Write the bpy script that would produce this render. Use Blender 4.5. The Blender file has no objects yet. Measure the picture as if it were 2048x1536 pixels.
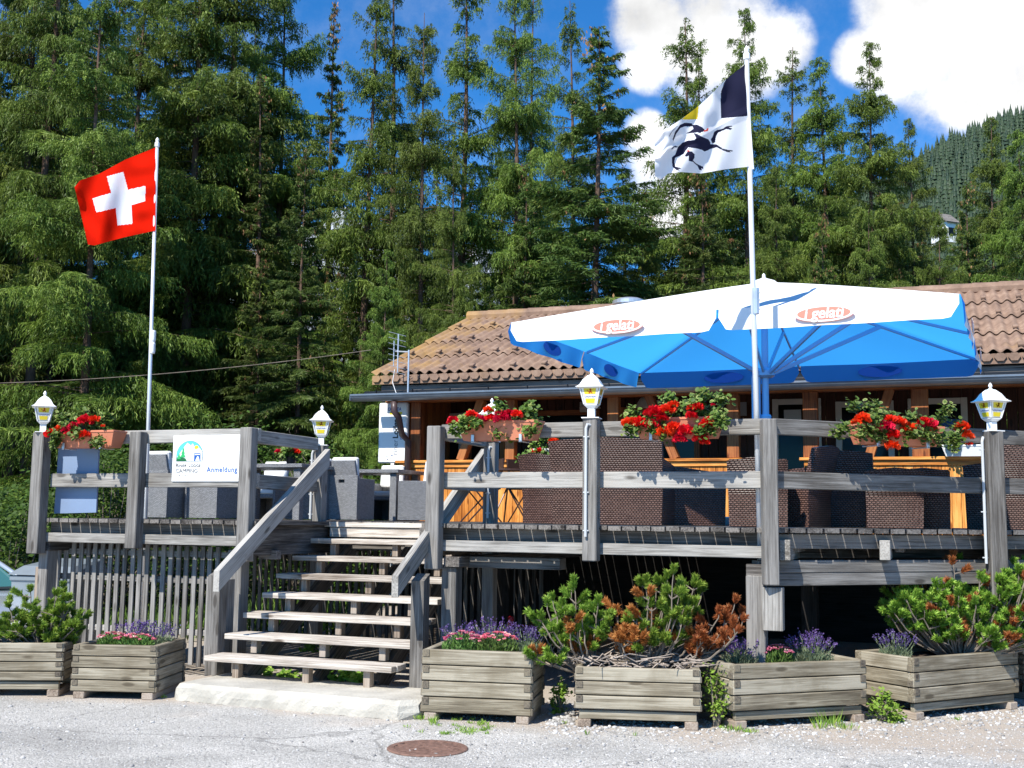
import bpy, math, random
import numpy as np
from mathutils import Vector, Matrix
from mathutils.geometry import tessellate_polygon
S = bpy.context.scene
COL = S.collection
# ------------------------------------------------------------------ camera
EYE = 1.58
FPX = 2300.0                       # focal length in pixels of a 2048 px wide frame
PITCH = math.atan(270/FPX)
ROLL = 0.012
cam_d = bpy.data.cameras.new('camera'); cam = bpy.data.objects.new('camera', cam_d); COL.objects.link(cam)
cam_d.sensor_width = 36; cam_d.lens = 36*FPX/2048; cam_d.clip_start = .1; cam_d.clip_end = 6000
CM = Matrix.Rotation(math.pi/2+PITCH, 3, 'X') @ Matrix.Rotation(ROLL, 3, 'Z')
cam.matrix_world = Matrix.Translation((0, 0, EYE)) @ CM.to_4x4()
S.camera = cam
# ------------------------------------------------------------------ light
SUN_EL = math.radians(47); SUN_H = Vector((-.55, -.835)).normalized()
sun_dir = Vector((SUN_H.x*math.cos(SUN_EL), SUN_H.y*math.cos(SUN_EL), math.sin(SUN_EL)))
sd = bpy.data.lights.new('sun', 'SUN'); sd.energy = 5; sd.angle = math.radians(.5); sd.color = (1, .955, .87)
so = bpy.data.objects.new('sun', sd); COL.objects.link(so)
so.rotation_euler = sun_dir.to_track_quat('Z', 'Y').to_euler(); so.location = (-10, -15, 30)
S.view_settings.view_transform = 'Standard'; S.view_settings.look = 'None'
S.view_settings.exposure = 0.56; S.view_settings.gamma = 1
A = math.radians(-20.7); CA, SA = math.cos(A), math.sin(A)

def ray(px, py):
    d = CM @ Vector(((px-1024)/FPX, (768-py)/FPX, -1)); return d.normalized()
def W(u, v, z=0): return Vector((u*CA-v*SA, u*SA+v*CA, z))
def L(p): return Vector((p.x*CA+p.y*SA, -p.x*SA+p.y*CA, p.z))
def pz(px, py, z=0):
    d = ray(px, py); t = (z-EYE)/d.z; return Vector((0, 0, EYE))+d*t
def pv(px, py, v):                 # local (u,v,z) where the ray meets the vertical plane v
    d = L(ray(px, py)); t = v/d.y; return Vector((d.x*t, v, EYE+d.z*t))
def pu(px, py, u):
    d = L(ray(px, py)); t = u/d.x; return Vector((u, d.y*t, EYE+d.z*t))
def pd(px, py, Y):
    d = ray(px, py); t = Y/d.y; return Vector((d.x*t, Y, EYE+d.z*t))

wd = bpy.data.worlds.new('World'); S.world = wd; wd.use_nodes = True
def world():
    nt = wd.node_tree; N = nt.nodes; K = nt.links
    for n in list(N): N.remove(n)
    out = N.new('ShaderNodeOutputWorld'); bg = N.new('ShaderNodeBackground'); K.new(bg.outputs[0], out.inputs[0])
    sky = N.new('ShaderNodeTexSky'); sky.sky_type = 'NISHITA'; sky.sun_disc = False
    sky.sun_elevation = SUN_EL; sky.sun_rotation = math.atan2(SUN_H.x, SUN_H.y); sky.altitude = 1600
    sky.air_density = 1.0; sky.dust_density = .25; sky.ozone_density = 2.5
    bg.inputs[1].default_value = .048
    tc = N.new('ShaderNodeTexCoord')
    nm = N.new('ShaderNodeVectorMath'); nm.operation = 'NORMALIZE'; K.new(tc.outputs['Generated'], nm.inputs[0])
    acc = None
    blobs = [(1290, 45, 85), (1360, 70, 120), (1420, 60, 110), (1480, 90, 120), (1550, 85, 80), (1300, 120, 70), (1400, 120, 90),
             (1810, 10, 100), (1900, 50, 170), (1960, 110, 160), (2060, 30, 230), (1725, 115, 60), (1800, 120, 90), (1940, 190, 80), (2060, 120, 150),
             (1330, 330, 90), (1290, 265, 50), (1330, 420, 70), (950, 545, 60), (2300, -100, 300), (1000, -500, 160), (300, -600, 200), (-500, 100, 150)]
    for (x, y, r) in blobs:
        d = ray(x, y)
        vm = N.new('ShaderNodeVectorMath'); vm.operation = 'DOT_PRODUCT'; K.new(nm.outputs[0], vm.inputs[0]); vm.inputs[1].default_value = d
        mr = N.new('ShaderNodeMapRange'); mr.clamp = True
        a = r*.93/FPX
        mr.inputs[1].default_value = math.cos(a*1.15); mr.inputs[2].default_value = math.cos(a*.25)
        K.new(vm.outputs['Value'], mr.inputs[0])
        if acc is None: acc = mr.outputs[0]
        else:
            m = N.new('ShaderNodeMath'); m.operation = 'SMOOTH_MAX'; m.inputs[2].default_value = .15
            K.new(acc, m.inputs[0]); K.new(mr.outputs[0], m.inputs[1]); acc = m.outputs[0]
    no = N.new('ShaderNodeTexNoise'); no.inputs['Scale'].default_value = 16; no.inputs['Detail'].default_value = 12; no.inputs['Roughness'].default_value = .66
    K.new(nm.outputs[0], no.inputs['Vector'])
    ns = N.new('ShaderNodeMath'); ns.operation = 'MULTIPLY_ADD'; K.new(no.outputs[0], ns.inputs[0]); ns.inputs[1].default_value = 2.9; ns.inputs[2].default_value = -1.5
    am = N.new('ShaderNodeMath'); am.operation = 'MULTIPLY'; K.new(acc, am.inputs[0]); am.inputs[1].default_value = 1.5
    ad = N.new('ShaderNodeMath'); ad.operation = 'ADD'; K.new(am.outputs[0], ad.inputs[0])
    gt = N.new('ShaderNodeMath'); gt.operation = 'MULTIPLY'; gt.use_clamp = True; K.new(acc, gt.inputs[0]); gt.inputs[1].default_value = 2.5
    ml = N.new('ShaderNodeMath'); ml.operation = 'MULTIPLY'; K.new(ns.outputs[0], ml.inputs[0]); K.new(gt.outputs[0], ml.inputs[1]); K.new(ml.outputs[0], ad.inputs[1])
    cr = N.new('ShaderNodeMapRange'); cr.interpolation_type = 'SMOOTHSTEP'; K.new(ad.outputs[0], cr.inputs[0]); cr.inputs[1].default_value = .05; cr.inputs[2].default_value = 1.25
    n2 = N.new('ShaderNodeTexNoise'); n2.inputs['Scale'].default_value = 14; n2.inputs['Detail'].default_value = 6; K.new(nm.outputs[0], n2.inputs['Vector'])
    cc = N.new('ShaderNodeMapRange'); K.new(n2.outputs[0], cc.inputs[0]); cc.inputs[1].default_value = .25; cc.inputs[2].default_value = .6; cc.inputs[3].default_value = 11; cc.inputs[4].default_value = 19
    tint = N.new('ShaderNodeMix'); tint.data_type = 'RGBA'; tint.blend_type = 'MULTIPLY'; tint.inputs[0].default_value = 1
    K.new(sky.outputs[0], tint.inputs[6]); tint.inputs[7].default_value = (.5, 1.8, 2.85, 1)
    mx = N.new('ShaderNodeMix'); mx.data_type = 'RGBA'; K.new(cr.outputs[0], mx.inputs[0]); K.new(tint.outputs[2], mx.inputs[6]); K.new(cc.outputs[0], mx.inputs[7])
    K.new(mx.outputs[2], bg.inputs[0])
world()

# ------------------------------------------------------------------ object helpers
ORG = {}
def tag(o, label, cat, group=None, kind=None):
    if label: o['label'] = label
    if cat: o['category'] = cat
    if group: o['group'] = group
    if kind: o['kind'] = kind
    return o
def thing(name, label, cat, loc, rot=0.0, group=None, org=None):
    o = bpy.data.objects.new(name, None); COL.objects.link(o); o.empty_display_size = .2
    o.location = loc; o.rotation_euler = (0, 0, rot)
    if org is not None: ORG[o.name] = Vector(org)
    return tag(o, label, cat, group)
def fthing(name, label, cat, org, group=None):      # thing whose parts are given in frame coordinates (u,v,z)
    return thing(name, label, cat, W(*org), A, group, org)
def copy_tree(o, parent=None, loc=None, rot=None, label=None, scale=None):
    c = o.copy(); COL.objects.link(c)
    if parent is not None: c.parent = parent
    for ch in list(o.children): copy_tree(ch, c)
    if loc is not None: c.location = loc
    if rot is not None: c.rotation_euler = (c.rotation_euler[0], c.rotation_euler[1], rot)
    if scale is not None: c.scale = scale if hasattr(scale, '__len__') else (scale,)*3
    if label: c['label'] = label
    return c

class MB:
    def __init__(s): s.v = []; s.f = []; s.g = []; s.r = []; s.m = []; s.mi = 0
    def add(s, vs, fs, gs=None, rnd=None):
        o = len(s.v); s.v += [tuple(x) for x in vs]
        s.g += [tuple(x) for x in (gs if gs is not None else vs)]
        s.r += [rnd if rnd is not None else random.random()]*len(vs)
        s.f += [tuple(i+o for i in f) for f in fs]; s.m += [s.mi]*len(fs)
    def box(s, c, size, M=None, ch=.004, axis=0, rnd=None):
        """chamfered box, M a 3x3 or 4x4 rotation; grain runs along local axis"""
        hx, hy, hz = [a/2 for a in size]; ch = min(ch, hx*.45, hy*.45, hz*.45)
        vs = []; idx = {}
        for sx in (-1, 1):
            for sy in (-1, 1):
                for sz in (-1, 1):
                    for k in range(3):
                        p = [sx*hx, sy*hy, sz*hz]
                        for q in range(3):
                            if q != k: p[q] -= (sx, sy, sz)[q]*ch
                        idx[(sx, sy, sz, k)] = len(vs); vs.append(p)
        fs = []
        def q(l, n):
            a, b, c_ = [Vector(vs[i]) for i in l[:3]]
            if (b-a).cross(c_-a).dot(Vector(n)) < 0: l = l[::-1]
            fs.append(tuple(l))
        for k in range(3):
            a, b = [(1, 2), (0, 2), (0, 1)][k]
            for sg in (-1, 1):
                l = []
                for (p, r) in ((-1, -1), (1, -1), (1, 1), (-1, 1)):
                    t = [0, 0, 0]; t[k] = sg; t[a] = p; t[b] = r; l.append(idx[(*t, k)])
                n = [0, 0, 0]; n[k] = sg; q(l, n)
        for k in range(3):
            a, b = [(1, 2), (0, 2), (0, 1)][k]
            for sa in (-1, 1):
                for sb in (-1, 1):
                    l = []
                    t = [0, 0, 0]; t[a] = sa; t[b] = sb
                    t[k] = -1; l.append(idx[(*t, a)]); l.append(idx[(*t, b)])
                    t[k] = 1; l.append(idx[(*t, b)]); l.append(idx[(*t, a)])
                    n = [0, 0, 0]; n[a] = sa; n[b] = sb; q(l, n)
        for sx in (-1, 1):
            for sy in (-1, 1):
                for sz in (-1, 1): q([idx[(sx, sy, sz, k)] for k in range(3)], (sx, sy, sz))
        off = Vector((random.uniform(-50, 50), random.uniform(-50, 50), random.uniform(-50, 50)))
        order = {0: (0, 1, 2), 1: (1, 0, 2), 2: (2, 0, 1)}[axis]
        gs = [Vector((p[order[0]], p[order[1]], p[order[2]]))+off for p in vs]
        c = Vector(c)
        if M is not None:
            M3 = M.to_3x3(); vs = [c+M3 @ Vector(p) for p in vs]
        else: vs = [c+Vector(p) for p in vs]
        s.add(vs, fs, gs, rnd)
    def bx(s, x0, x1, y0, y1, z0, z1, **k):
        s.box(((x0+x1)/2, (y0+y1)/2, (z0+z1)/2), (abs(x1-x0), abs(y1-y0), abs(z1-z0)), **k)
    def beam(s, p0, p1, w, h, up=(0, 0, 1), ch=.004, rnd=None):
        p0 = Vector(p0); p1 = Vector(p1); d = p1-p0; x = d.normalized(); up = Vector(up)
        y = up.cross(x).normalized(); z = x.cross(y)
        M = Matrix((x, y, z)).transposed()
        s.box((p0+p1)/2, (d.length, w, h), M=M, ch=ch, axis=0, rnd=rnd)
    def hexa(s, b, t, rnd=None, axis=1):
        """prism between bottom quad b and top quad t (ccw seen from above)"""
        vs = [Vector(p) for p in b]+[Vector(p) for p in t]
        fs = [(3, 2, 1, 0), (4, 5, 6, 7), (0, 1, 5, 4), (1, 2, 6, 5), (2, 3, 7, 6), (3, 0, 4, 7)]
        off = Vector((random.uniform(-50, 50), random.uniform(-50, 50), random.uniform(-50, 50)))
        order = {0: (0, 1, 2), 1: (1, 0, 2), 2: (2, 0, 1)}[axis]
        s.add(vs, fs, [Vector((p[order[0]], p[order[1]], p[order[2]]))+off for p in vs], rnd)
    def lathe(s, prof, c=(0, 0, 0), n=24, sq=False, rot=0, cap=True):
        """prof list of (r,z)."""
        vs = []; fs = []; c = Vector(c)
        for (r, z) in prof:
            for i in range(n):
                a = 2*math.pi*i/n+rot; vs.append(c+Vector((r*math.cos(a), r*math.sin(a), z)))
        for j in range(len(prof)-1):
            for i in range(n):
                a, b = j*n+i, j*n+(i+1) % n; fs.append((a, b, b+n, a+n))
        if cap:
            fs.append(tuple(range(n))[::-1]); fs.append(tuple((len(prof)-1)*n+i for i in range(n)))
        s.add(vs, fs)
    def tube(s, pts, rad, n=8, cap=True, rnd=None):
        pts = [Vector(p) for p in pts]
        if not hasattr(rad, '__len__'): rad = [rad]*len(pts)
        vs = []; gs = []; fs = []; ref = Vector((.3, .2, 1)).normalized(); dist = random.uniform(0, 30); prev = None
        for i, p in enumerate(pts):
            d = (pts[min(i+1, len(pts)-1)]-pts[max(i-1, 0)]).normalized()
            if prev is None:
                x = d.cross(ref)
                if x.length < .1: x = d.cross(Vector((1, 0, 0)))
                x.normalize()
            else: x = (prev-d*prev.dot(d)).normalized()
            prev = x; y = d.cross(x)
            if i: dist += (pts[i]-pts[i-1]).length
            for k in range(n):
                a = 2*math.pi*k/n; o = (x*math.cos(a)+y*math.sin(a))*rad[i]
                vs.append(p+o); gs.append((dist, o.x*1+rad[i]*a*.3, o.z))
        for j in range(len(pts)-1):
            for i in range(n):
                a, b = j*n+i, j*n+(i+1) % n; fs.append((a, b, b+n, a+n))
        if cap: fs.append(tuple(range(n))[::-1]); fs.append(tuple((len(pts)-1)*n+i for i in range(n)))
        s.add(vs, fs, gs, rnd)
    def poly(s, pts, t, nrm):
        """flat polygon pts (3D) extruded by t along nrm"""
        nrm = Vector(nrm); p = [Vector(x) for x in pts]; n = len(p)
        tri = tessellate_polygon([p])
        top = [x+nrm*t for x in p]; fs = []
        for a, b, c in tri:
            f = (a, b, c)
            if (p[b]-p[a]).cross(p[c]-p[a]).dot(nrm) > 0: f = f[::-1]
            fs.append(f); fs.append(tuple(i+n for i in f[::-1]))
        area = sum(((p[i]).cross(p[(i+1) % n]) for i in range(n)), Vector()).dot(nrm)
        for i in range(n):
            j = (i+1) % n
            fs.append((i, j, j+n, i+n) if area > 0 else (j, i, i+n, j+n))
        s.add(p+top, fs)
    def build(s, name, mats, parent=None, smooth=False, loc=None, rot=None):
        me = bpy.data.meshes.new(name)
        v = np.array(s.v, dtype=np.float32).reshape(-1, 3)
        if parent is not None and parent.name in ORG:
            v = v-np.array(ORG[parent.name], dtype=np.float32)
        me.from_pydata(v.tolist(), [], s.f)
        at = me.attributes.new('grain', 'FLOAT_VECTOR', 'POINT'); at.data.foreach_set('vector', np.array(s.g, dtype=np.float32).ravel())
        at = me.attributes.new('rnd', 'FLOAT', 'POINT'); at.data.foreach_set('value', np.array(s.r, dtype=np.float32))
        if not isinstance(mats, (list, tuple)): mats = [mats]
        for m in mats: me.materials.append(m)
        me.polygons.foreach_set('material_index', np.array(s.m, dtype=np.int32))
        if smooth: me.polygons.foreach_set('use_smooth', [True]*len(me.polygons))
        me.update()
        o = bpy.data.objects.new(name, me); COL.objects.link(o)
        if parent is not None: o.parent = parent
        if loc is not None: o.location = loc
        if rot is not None: o.rotation_euler = rot
        return o
def solo(name, mb, mats, org, label, cat, group=None, smooth=False, kind=None):
    """a thing that is one mesh, given in frame coordinates"""
    org = Vector(org); mb.v = [tuple(Vector(p)-org) for p in mb.v]
    o = mb.build(name, mats, None, smooth); o.location = W(*org); o.rotation_euler = (0, 0, A)
    return tag(o, label, cat, group, kind)
def npmesh(name, V, F, mats, parent=None, rnd=None, mi=None, smooth=False):
    """V (n,3), F (m,k) arrays"""
    me = bpy.data.meshes.new(name); m, k = F.shape
    me.vertices.add(len(V)); me.vertices.foreach_set('co', V.astype(np.float32).ravel())
    me.loops.add(m*k); me.loops.foreach_set('vertex_index', F.astype(np.int32).ravel())
    me.polygons.add(m); me.polygons.foreach_set('loop_start', np.arange(0, m*k, k, dtype=np.int32))
    me.polygons.foreach_set('loop_total', np.full(m, k, dtype=np.int32))
    if not isinstance(mats, (list, tuple)): mats = [mats]
    for x in mats: me.materials.append(x)
    if mi is not None: me.polygons.foreach_set('material_index', mi.astype(np.int32))
    if smooth: me.polygons.foreach_set('use_smooth', np.ones(m, dtype=bool))
    me.update(calc_edges=True)
    if rnd is not None:
        at = me.attributes.new('rnd', 'FLOAT', 'POINT'); at.data.foreach_set('value', rnd.astype(np.float32))
    o = bpy.data.objects.new(name, me); COL.objects.link(o)
    if parent is not None: o.parent = parent
    return o
def unit(a): return a/np.maximum(np.linalg.norm(a, axis=1, keepdims=True), 1e-9)
def kites(C, D, ln, wd_, rng, rnd=None, flat=None):
    """kite shaped leaves: centres C, directions D, lengths, widths"""
    n = len(C); D = unit(D)
    R = rng.normal(size=(n, 3)) if flat is None else flat
    Wv = unit(np.cross(D, R))*(wd_/2)[:, None]; H = D*(ln/2)[:, None]
    V = np.empty((n, 4, 3)); V[:, 0] = C-H; V[:, 1] = C+Wv-H*.1; V[:, 2] = C+H; V[:, 3] = C-Wv-H*.1
    F = np.arange(n*4).reshape(n, 4)
    return V.reshape(-1, 3), F, (np.repeat(rnd, 4) if rnd is not None else np.repeat(rng.rand(n), 4))
def text(s, size, mat, parent, loc, rot=(math.pi/2, 0, 0), name='lettering', shear=0, bold=0, align='CENTER', sx=1, ext=.0008, space=1):
    cu = bpy.data.curves.new('t', 'FONT'); cu.body = s; cu.size = size; cu.align_x = align; cu.shear = shear; cu.offset = bold; cu.extrude = ext; cu.space_character = space
    ob = bpy.data.objects.new('t', cu); COL.objects.link(ob)
    dg = bpy.context.evaluated_depsgraph_get(); me = bpy.data.meshes.new_from_object(ob.evaluated_get(dg))
    bpy.data.objects.remove(ob); me.materials.clear(); me.materials.append(mat)
    o = bpy.data.objects.new(name, me); COL.objects.link(o)
    if parent is not None:
        o.parent = parent
        if parent.name in ORG: loc = Vector(loc)-ORG[parent.name]
    o.location = loc; o.rotation_euler = rot; o.scale = (sx, 1, 1)
    return o

# ------------------------------------------------------------------ materials
def newmat(name):
    m = bpy.data.materials.new(name); m.use_nodes = True; nt = m.node_tree
    b = nt.nodes['Principled BSDF']; return m, nt, nt.nodes, nt.links, b
def pmat(name, c, rough=.6, metal=0, var=0, scale=5, bump=0, bscale=40, spec=.4, trans=0):
    m, nt, N, K, b = newmat(name)
    b.inputs['Base Color'].default_value = (*c, 1); b.inputs['Roughness'].default_value = rough; b.inputs['Metallic'].default_value = metal
    b.inputs['Specular IOR Level'].default_value = spec
    tc = N.new('ShaderNodeTexCoord')
    if var:
        no = N.new('ShaderNodeTexNoise'); no.inputs['Scale'].default_value = scale; no.inputs['Detail'].default_value = 6; K.new(tc.outputs['Object'], no.inputs['Vector'])
        r = N.new('ShaderNodeMapRange'); K.new(no.outputs[0], r.inputs[0]); r.inputs[1].default_value = .3; r.inputs[2].default_value = .7; r.inputs[3].default_value = 1-var; r.inputs[4].default_value = 1+var
        mu = N.new('ShaderNodeVectorMath'); mu.operation = 'SCALE'; mu.inputs[0].default_value = c; K.new(r.outputs[0], mu.inputs['Scale']); K.new(mu.outputs[0], b.inputs['Base Color'])
    if bump:
        n2 = N.new('ShaderNodeTexNoise'); n2.inputs['Scale'].default_value = bscale; n2.inputs['Detail'].default_value = 5; K.new(tc.outputs['Object'], n2.inputs['Vector'])
        bp = N.new('ShaderNodeBump'); bp.inputs['Strength'].default_value = bump; bp.inputs['Distance'].default_value = .01; K.new(n2.outputs[0], bp.inputs['Height']); K.new(bp.outputs[0], b.inputs['Normal'])
    return m
def ramp(N, stops):
    r = N.new('ShaderNodeValToRGB'); e = r.color_ramp.elements
    e[0].position = stops[0][0]; e[0].color = (*stops[0][1], 1); e[1].position = stops[-1][0]; e[1].color = (*stops[-1][1], 1)
    for p, c in stops[1:-1]:
        x = e.new(p); x.color = (*c, 1)
    return r
def woodmat(name, dark, mid, light, rough=.85, streak=1.0, stain=None, ring=0.5):
    m, nt, N, K, b = newmat(name)
    at = N.new('ShaderNodeAttribute'); at.attribute_name = 'grain'
    rn = N.new('ShaderNodeAttribute'); rn.attribute_name = 'rnd'
    mp = N.new('ShaderNodeMapping'); mp.inputs['Scale'].default_value = (2.2, 70, 70); K.new(at.outputs['Vector'], mp.inputs[0])
    n1 = N.new('ShaderNodeTexNoise'); n1.inputs['Scale'].default_value = 1.3; n1.inputs['Detail'].default_value = 8; n1.inputs['Roughness'].default_value = .65; n1.inputs['Distortion'].default_value = .6
    K.new(mp.outputs[0], n1.inputs['Vector']); n1.inputs['Scale'].default_value = 1.0
    mp2 = N.new('ShaderNodeMapping'); mp2.inputs['Scale'].default_value = (1.4, 5, 5); K.new(at.outputs['Vector'], mp2.inputs[0])
    n2 = N.new('ShaderNodeTexNoise'); n2.inputs['Scale'].default_value = 1.5; n2.inputs['Detail'].default_value = 5; K.new(mp2.outputs[0], n2.inputs['Vector'])
    # knots
    vo = N.new('ShaderNodeTexVoronoi'); vo.inputs['Scale'].default_value = 1; mp3 = N.new('ShaderNodeMapping'); mp3.inputs['Scale'].default_value = (2.2, 6.5, 6.5)
    K.new(at.outputs['Vector'], mp3.inputs[0]); K.new(mp3.outputs[0], vo.inputs['Vector'])
    kn = N.new('ShaderNodeMapRange'); kn.inputs[1].default_value = .05; kn.inputs[2].default_value = .16; kn.inputs[3].default_value = .35; kn.inputs[4].default_value = 0; K.new(vo.outputs['Distance'], kn.inputs[0])
    a1 = N.new('ShaderNodeMath'); a1.operation = 'MULTIPLY_ADD'; K.new(n2.outputs[0], a1.inputs[0]); a1.inputs[1].default_value = .5; a1.inputs[2].default_value = -.25
    a2 = N.new('ShaderNodeMath'); a2.operation = 'ADD'; K.new(n1.outputs[0], a2.inputs[0]); K.new(a1.outputs[0], a2.inputs[1])
    a3 = N.new('ShaderNodeMath'); a3.operation = 'MULTIPLY_ADD'; K.new(rn.outputs['Fac'], a3.inputs[0]); a3.inputs[1].default_value = .22; a3.inputs[2].default_value = -.11
    a4 = N.new('ShaderNodeMath'); a4.operation = 'ADD'; K.new(a2.outputs[0], a4.inputs[0]); K.new(a3.outputs[0], a4.inputs[1])
    a5 = N.new('ShaderNodeMath'); a5.operation = 'SUBTRACT'; K.new(a4.outputs[0], a5.inputs[0]); K.new(kn.outputs[0], a5.inputs[1])
    r = ramp(N, [(.26, dark), (.44, mid), (.64, light)]); K.new(a5.outputs[0], r.inputs[0])
    col = r.outputs[0]
    if stain:
        n4 = N.new('ShaderNodeTexNoise'); n4.inputs['Scale'].default_value = 2.6; n4.inputs['Detail'].default_value = 7; tc = N.new('ShaderNodeTexCoord'); K.new(tc.outputs['Object'], n4.inputs['Vector'])
        mr = N.new('ShaderNodeMapRange'); mr.inputs[1].default_value = .5; mr.inputs[2].default_value = .68; mr.inputs[4].default_value = .75; K.new(n4.outputs[0], mr.inputs[0])
        mx = N.new('ShaderNodeMix'); mx.data_type = 'RGBA'; K.new(mr.outputs[0], mx.inputs[0]); K.new(col, mx.inputs[6]); mx.inputs[7].default_value = (*stain, 1); col = mx.outputs[2]
    K.new(col, b.inputs['Base Color']); b.inputs['Roughness'].default_value = rough; b.inputs['Specular IOR Level'].default_value = .25
    bp = N.new('ShaderNodeBump'); bp.inputs['Strength'].default_value = .55; bp.inputs['Distance'].default_value = .004; K.new(a5.outputs[0], bp.inputs['Height']); K.new(bp.outputs[0], b.inputs['Normal'])
    return m
def wickermat(name, dark, mid, light, sx, sz):
    m, nt, N, K, b = newmat(name)
    tc = N.new('ShaderNodeTexCoord'); sp = N.new('ShaderNodeSeparateXYZ'); K.new(tc.outputs['Object'], sp.inputs[0])
    a = N.new('ShaderNodeMath'); a.operation = 'ADD'; K.new(sp.outputs[0], a.inputs[0]); K.new(sp.outputs[1], a.inputs[1])
    cb = N.new('ShaderNodeCombineXYZ'); K.new(a.outputs[0], cb.inputs[0]); K.new(sp.outputs[2], cb.inputs[1])
    br = N.new('ShaderNodeTexBrick'); br.inputs['Scale'].default_value = 1; br.inputs['Brick Width'].default_value = sx; br.inputs['Row Height'].default_value = sz
    br.inputs['Mortar Size'].default_value = sz*.36; br.inputs['Mortar Smooth'].default_value = 1; br.inputs['Bias'].default_value = 0
    br.inputs['Color1'].default_value = (*mid, 1); br.inputs['Color2'].default_value = (*light, 1); br.inputs['Mortar'].default_value = (*dark, 1)
    K.new(cb.outputs[0], br.inputs['Vector']); K.new(br.outputs[0], b.inputs['Base Color'])
    b.inputs['Roughness'].default_value = .38; b.inputs['Specular IOR Level'].default_value = .5
    bp = N.new('ShaderNodeBump'); bp.inputs['Strength'].default_value = 1; bp.inputs['Distance'].default_value = .006; bp.invert = True; K.new(br.outputs['Fac'], bp.inputs['Height']); K.new(bp.outputs[0], b.inputs['Normal'])
    return m
def leafmat(name, c1, c2, trans=.35, rough=.55, c3=None):
    m, nt, N, K, b = newmat(name)
    at = N.new('ShaderNodeAttribute'); at.attribute_name = 'rnd'
    oi = N.new('ShaderNodeObjectInfo')
    r = ramp(N, [(0, c1), (.75, c2), (1, c3 or c2)]); K.new(at.outputs['Fac'], r.inputs[0])
    hs = N.new('ShaderNodeHueSaturation'); K.new(r.outputs[0], hs.inputs['Color'])
    v = N.new('ShaderNodeMapRange'); K.new(oi.outputs['Random'], v.inputs[0]); v.inputs[3].default_value = .8; v.inputs[4].default_value = 1.2; K.new(v.outputs[0], hs.inputs['Value'])
    hh = N.new('ShaderNodeMapRange'); K.new(oi.outputs['Random'], hh.inputs[0]); hh.inputs[3].default_value = .488; hh.inputs[4].default_value = .512; K.new(hh.outputs[0], hs.inputs['Hue'])
    K.new(hs.outputs[0], b.inputs['Base Color']); b.inputs['Roughness'].default_value = rough; b.inputs['Specular IOR Level'].default_value = .3
    tr = N.new('ShaderNodeBsdfTranslucent'); K.new(hs.outputs[0], tr.inputs[0])
    mx = N.new('ShaderNodeMixShader'); mx.inputs[0].default_value = trans; K.new(b.outputs[0], mx.inputs[1]); K.new(tr.outputs[0], mx.inputs[2])
    K.new(mx.outputs[0], N['Material Output'].inputs[0])
    return m
M = {}
M['grey'] = woodmat('weathered_grey_wood', (.11, .1, .088), (.235, .222, .202), (.4, .382, .35))
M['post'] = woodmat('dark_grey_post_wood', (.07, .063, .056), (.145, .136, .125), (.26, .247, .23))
M['railb'] = woodmat('knotty_shade_toned_wood', (.075, .068, .06), (.165, .156, .145), (.3, .288, .27))  # darkened to stand in for grazing light on diagonal rails; also dark fence slats
M['greyd'] = woodmat('dark_weathered_wood', (.03, .026, .023), (.095, .085, .076), (.22, .2, .18))
M['tread'] = woodmat('tread_wood', (.14, .11, .085), (.37, .32, .27), (.6, .555, .49))
M['planter'] = woodmat('planter_wood', (.1, .082, .056), (.225, .193, .138), (.39, .35, .27), stain=(.15, .12, .075))
M['plend'] = woodmat('planter_end_grain', (.06, .05, .04), (.13, .11, .085), (.2, .17, .12))
M['foot'] = woodmat('foot_wood', (.13, .1, .075), (.28, .22, .17), (.4, .34, .28))
M['orange'] = woodmat('orange_larch_panel', (.25, .075, .014), (.55, .2, .035), (.8, .38, .1), rough=.5)
M['brownbeam'] = woodmat('stained_beam', (.12, .035, .012), (.3, .095, .03), (.42, .16, .05), rough=.5)
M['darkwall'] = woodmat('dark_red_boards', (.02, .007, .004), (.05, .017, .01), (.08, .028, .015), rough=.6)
M['under'] = woodmat('underdeck_shade_wood', (.008, .007, .006), (.02, .018, .016), (.035, .03, .028))  # near-black colour paints in the shade beneath the deck
M['black'] = pmat('black_metal', (.012, .012, .014), .35)
M['gutter'] = pmat('gutter_metal', (.2, .23, .26), .35, .5, var=.15)
M['pipe'] = pmat('brown_downpipe', (.07, .045, .045), .4)
M['white'] = pmat('white_paint', (.82, .82, .8), .4)
M['whitefr'] = pmat('white_frame', (.6, .58, .52), .5, var=.1)
M['cushion'] = pmat('white_cushion', (.78, .77, .74), .8, bump=.2, bscale=15)
M['galv'] = pmat('galvanised_steel', (.62, .65, .68), .38, .7, var=.12, scale=12)
M['alu'] = pmat('painted_aluminium_pole', (.72, .74, .76), .3, .35)
M['conduit'] = pmat('grey_plastic', (.5, .52, .53), .5)
M['terracotta'] = pmat('terracotta_plastic', (.56, .2, .11), .6, var=.1, scale=7)
M['soil'] = pmat('soil', (.06, .04, .028), .95, var=.5, scale=30, bump=.8, bscale=60)
M['wickb'] = wickermat('brown_wicker', (.02, .009, .007), (.095, .048, .037), (.165, .09, .07), .033, .019)
M['wickg'] = wickermat('grey_wicker', (.06, .06, .065), (.28, .285, .295), (.46, .47, .48), .024, .012)
M['glass'] = pmat('dark_window_glass', (.006, .007, .007), .12, spec=.2)
M['canw'] = None
M['brown_steel'] = pmat('brown_steel', (.07, .035, .025), .4, .3)
M['blue'] = pmat('blue_print', (.01, .09, .35), .5)
M['cyanp'] = pmat('cyan_print', (.1, .55, .75), .5)
M['navy'] = pmat('navy_print', (.02, .05, .3), .5)
M['ink'] = pmat('black_print', (.015, .015, .018), .5)
M['inkg'] = pmat('grey_print', (.25, .25, .27), .5)
M['yellow'] = pmat('yellow_print', (.8, .62, .03), .45)
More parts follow.
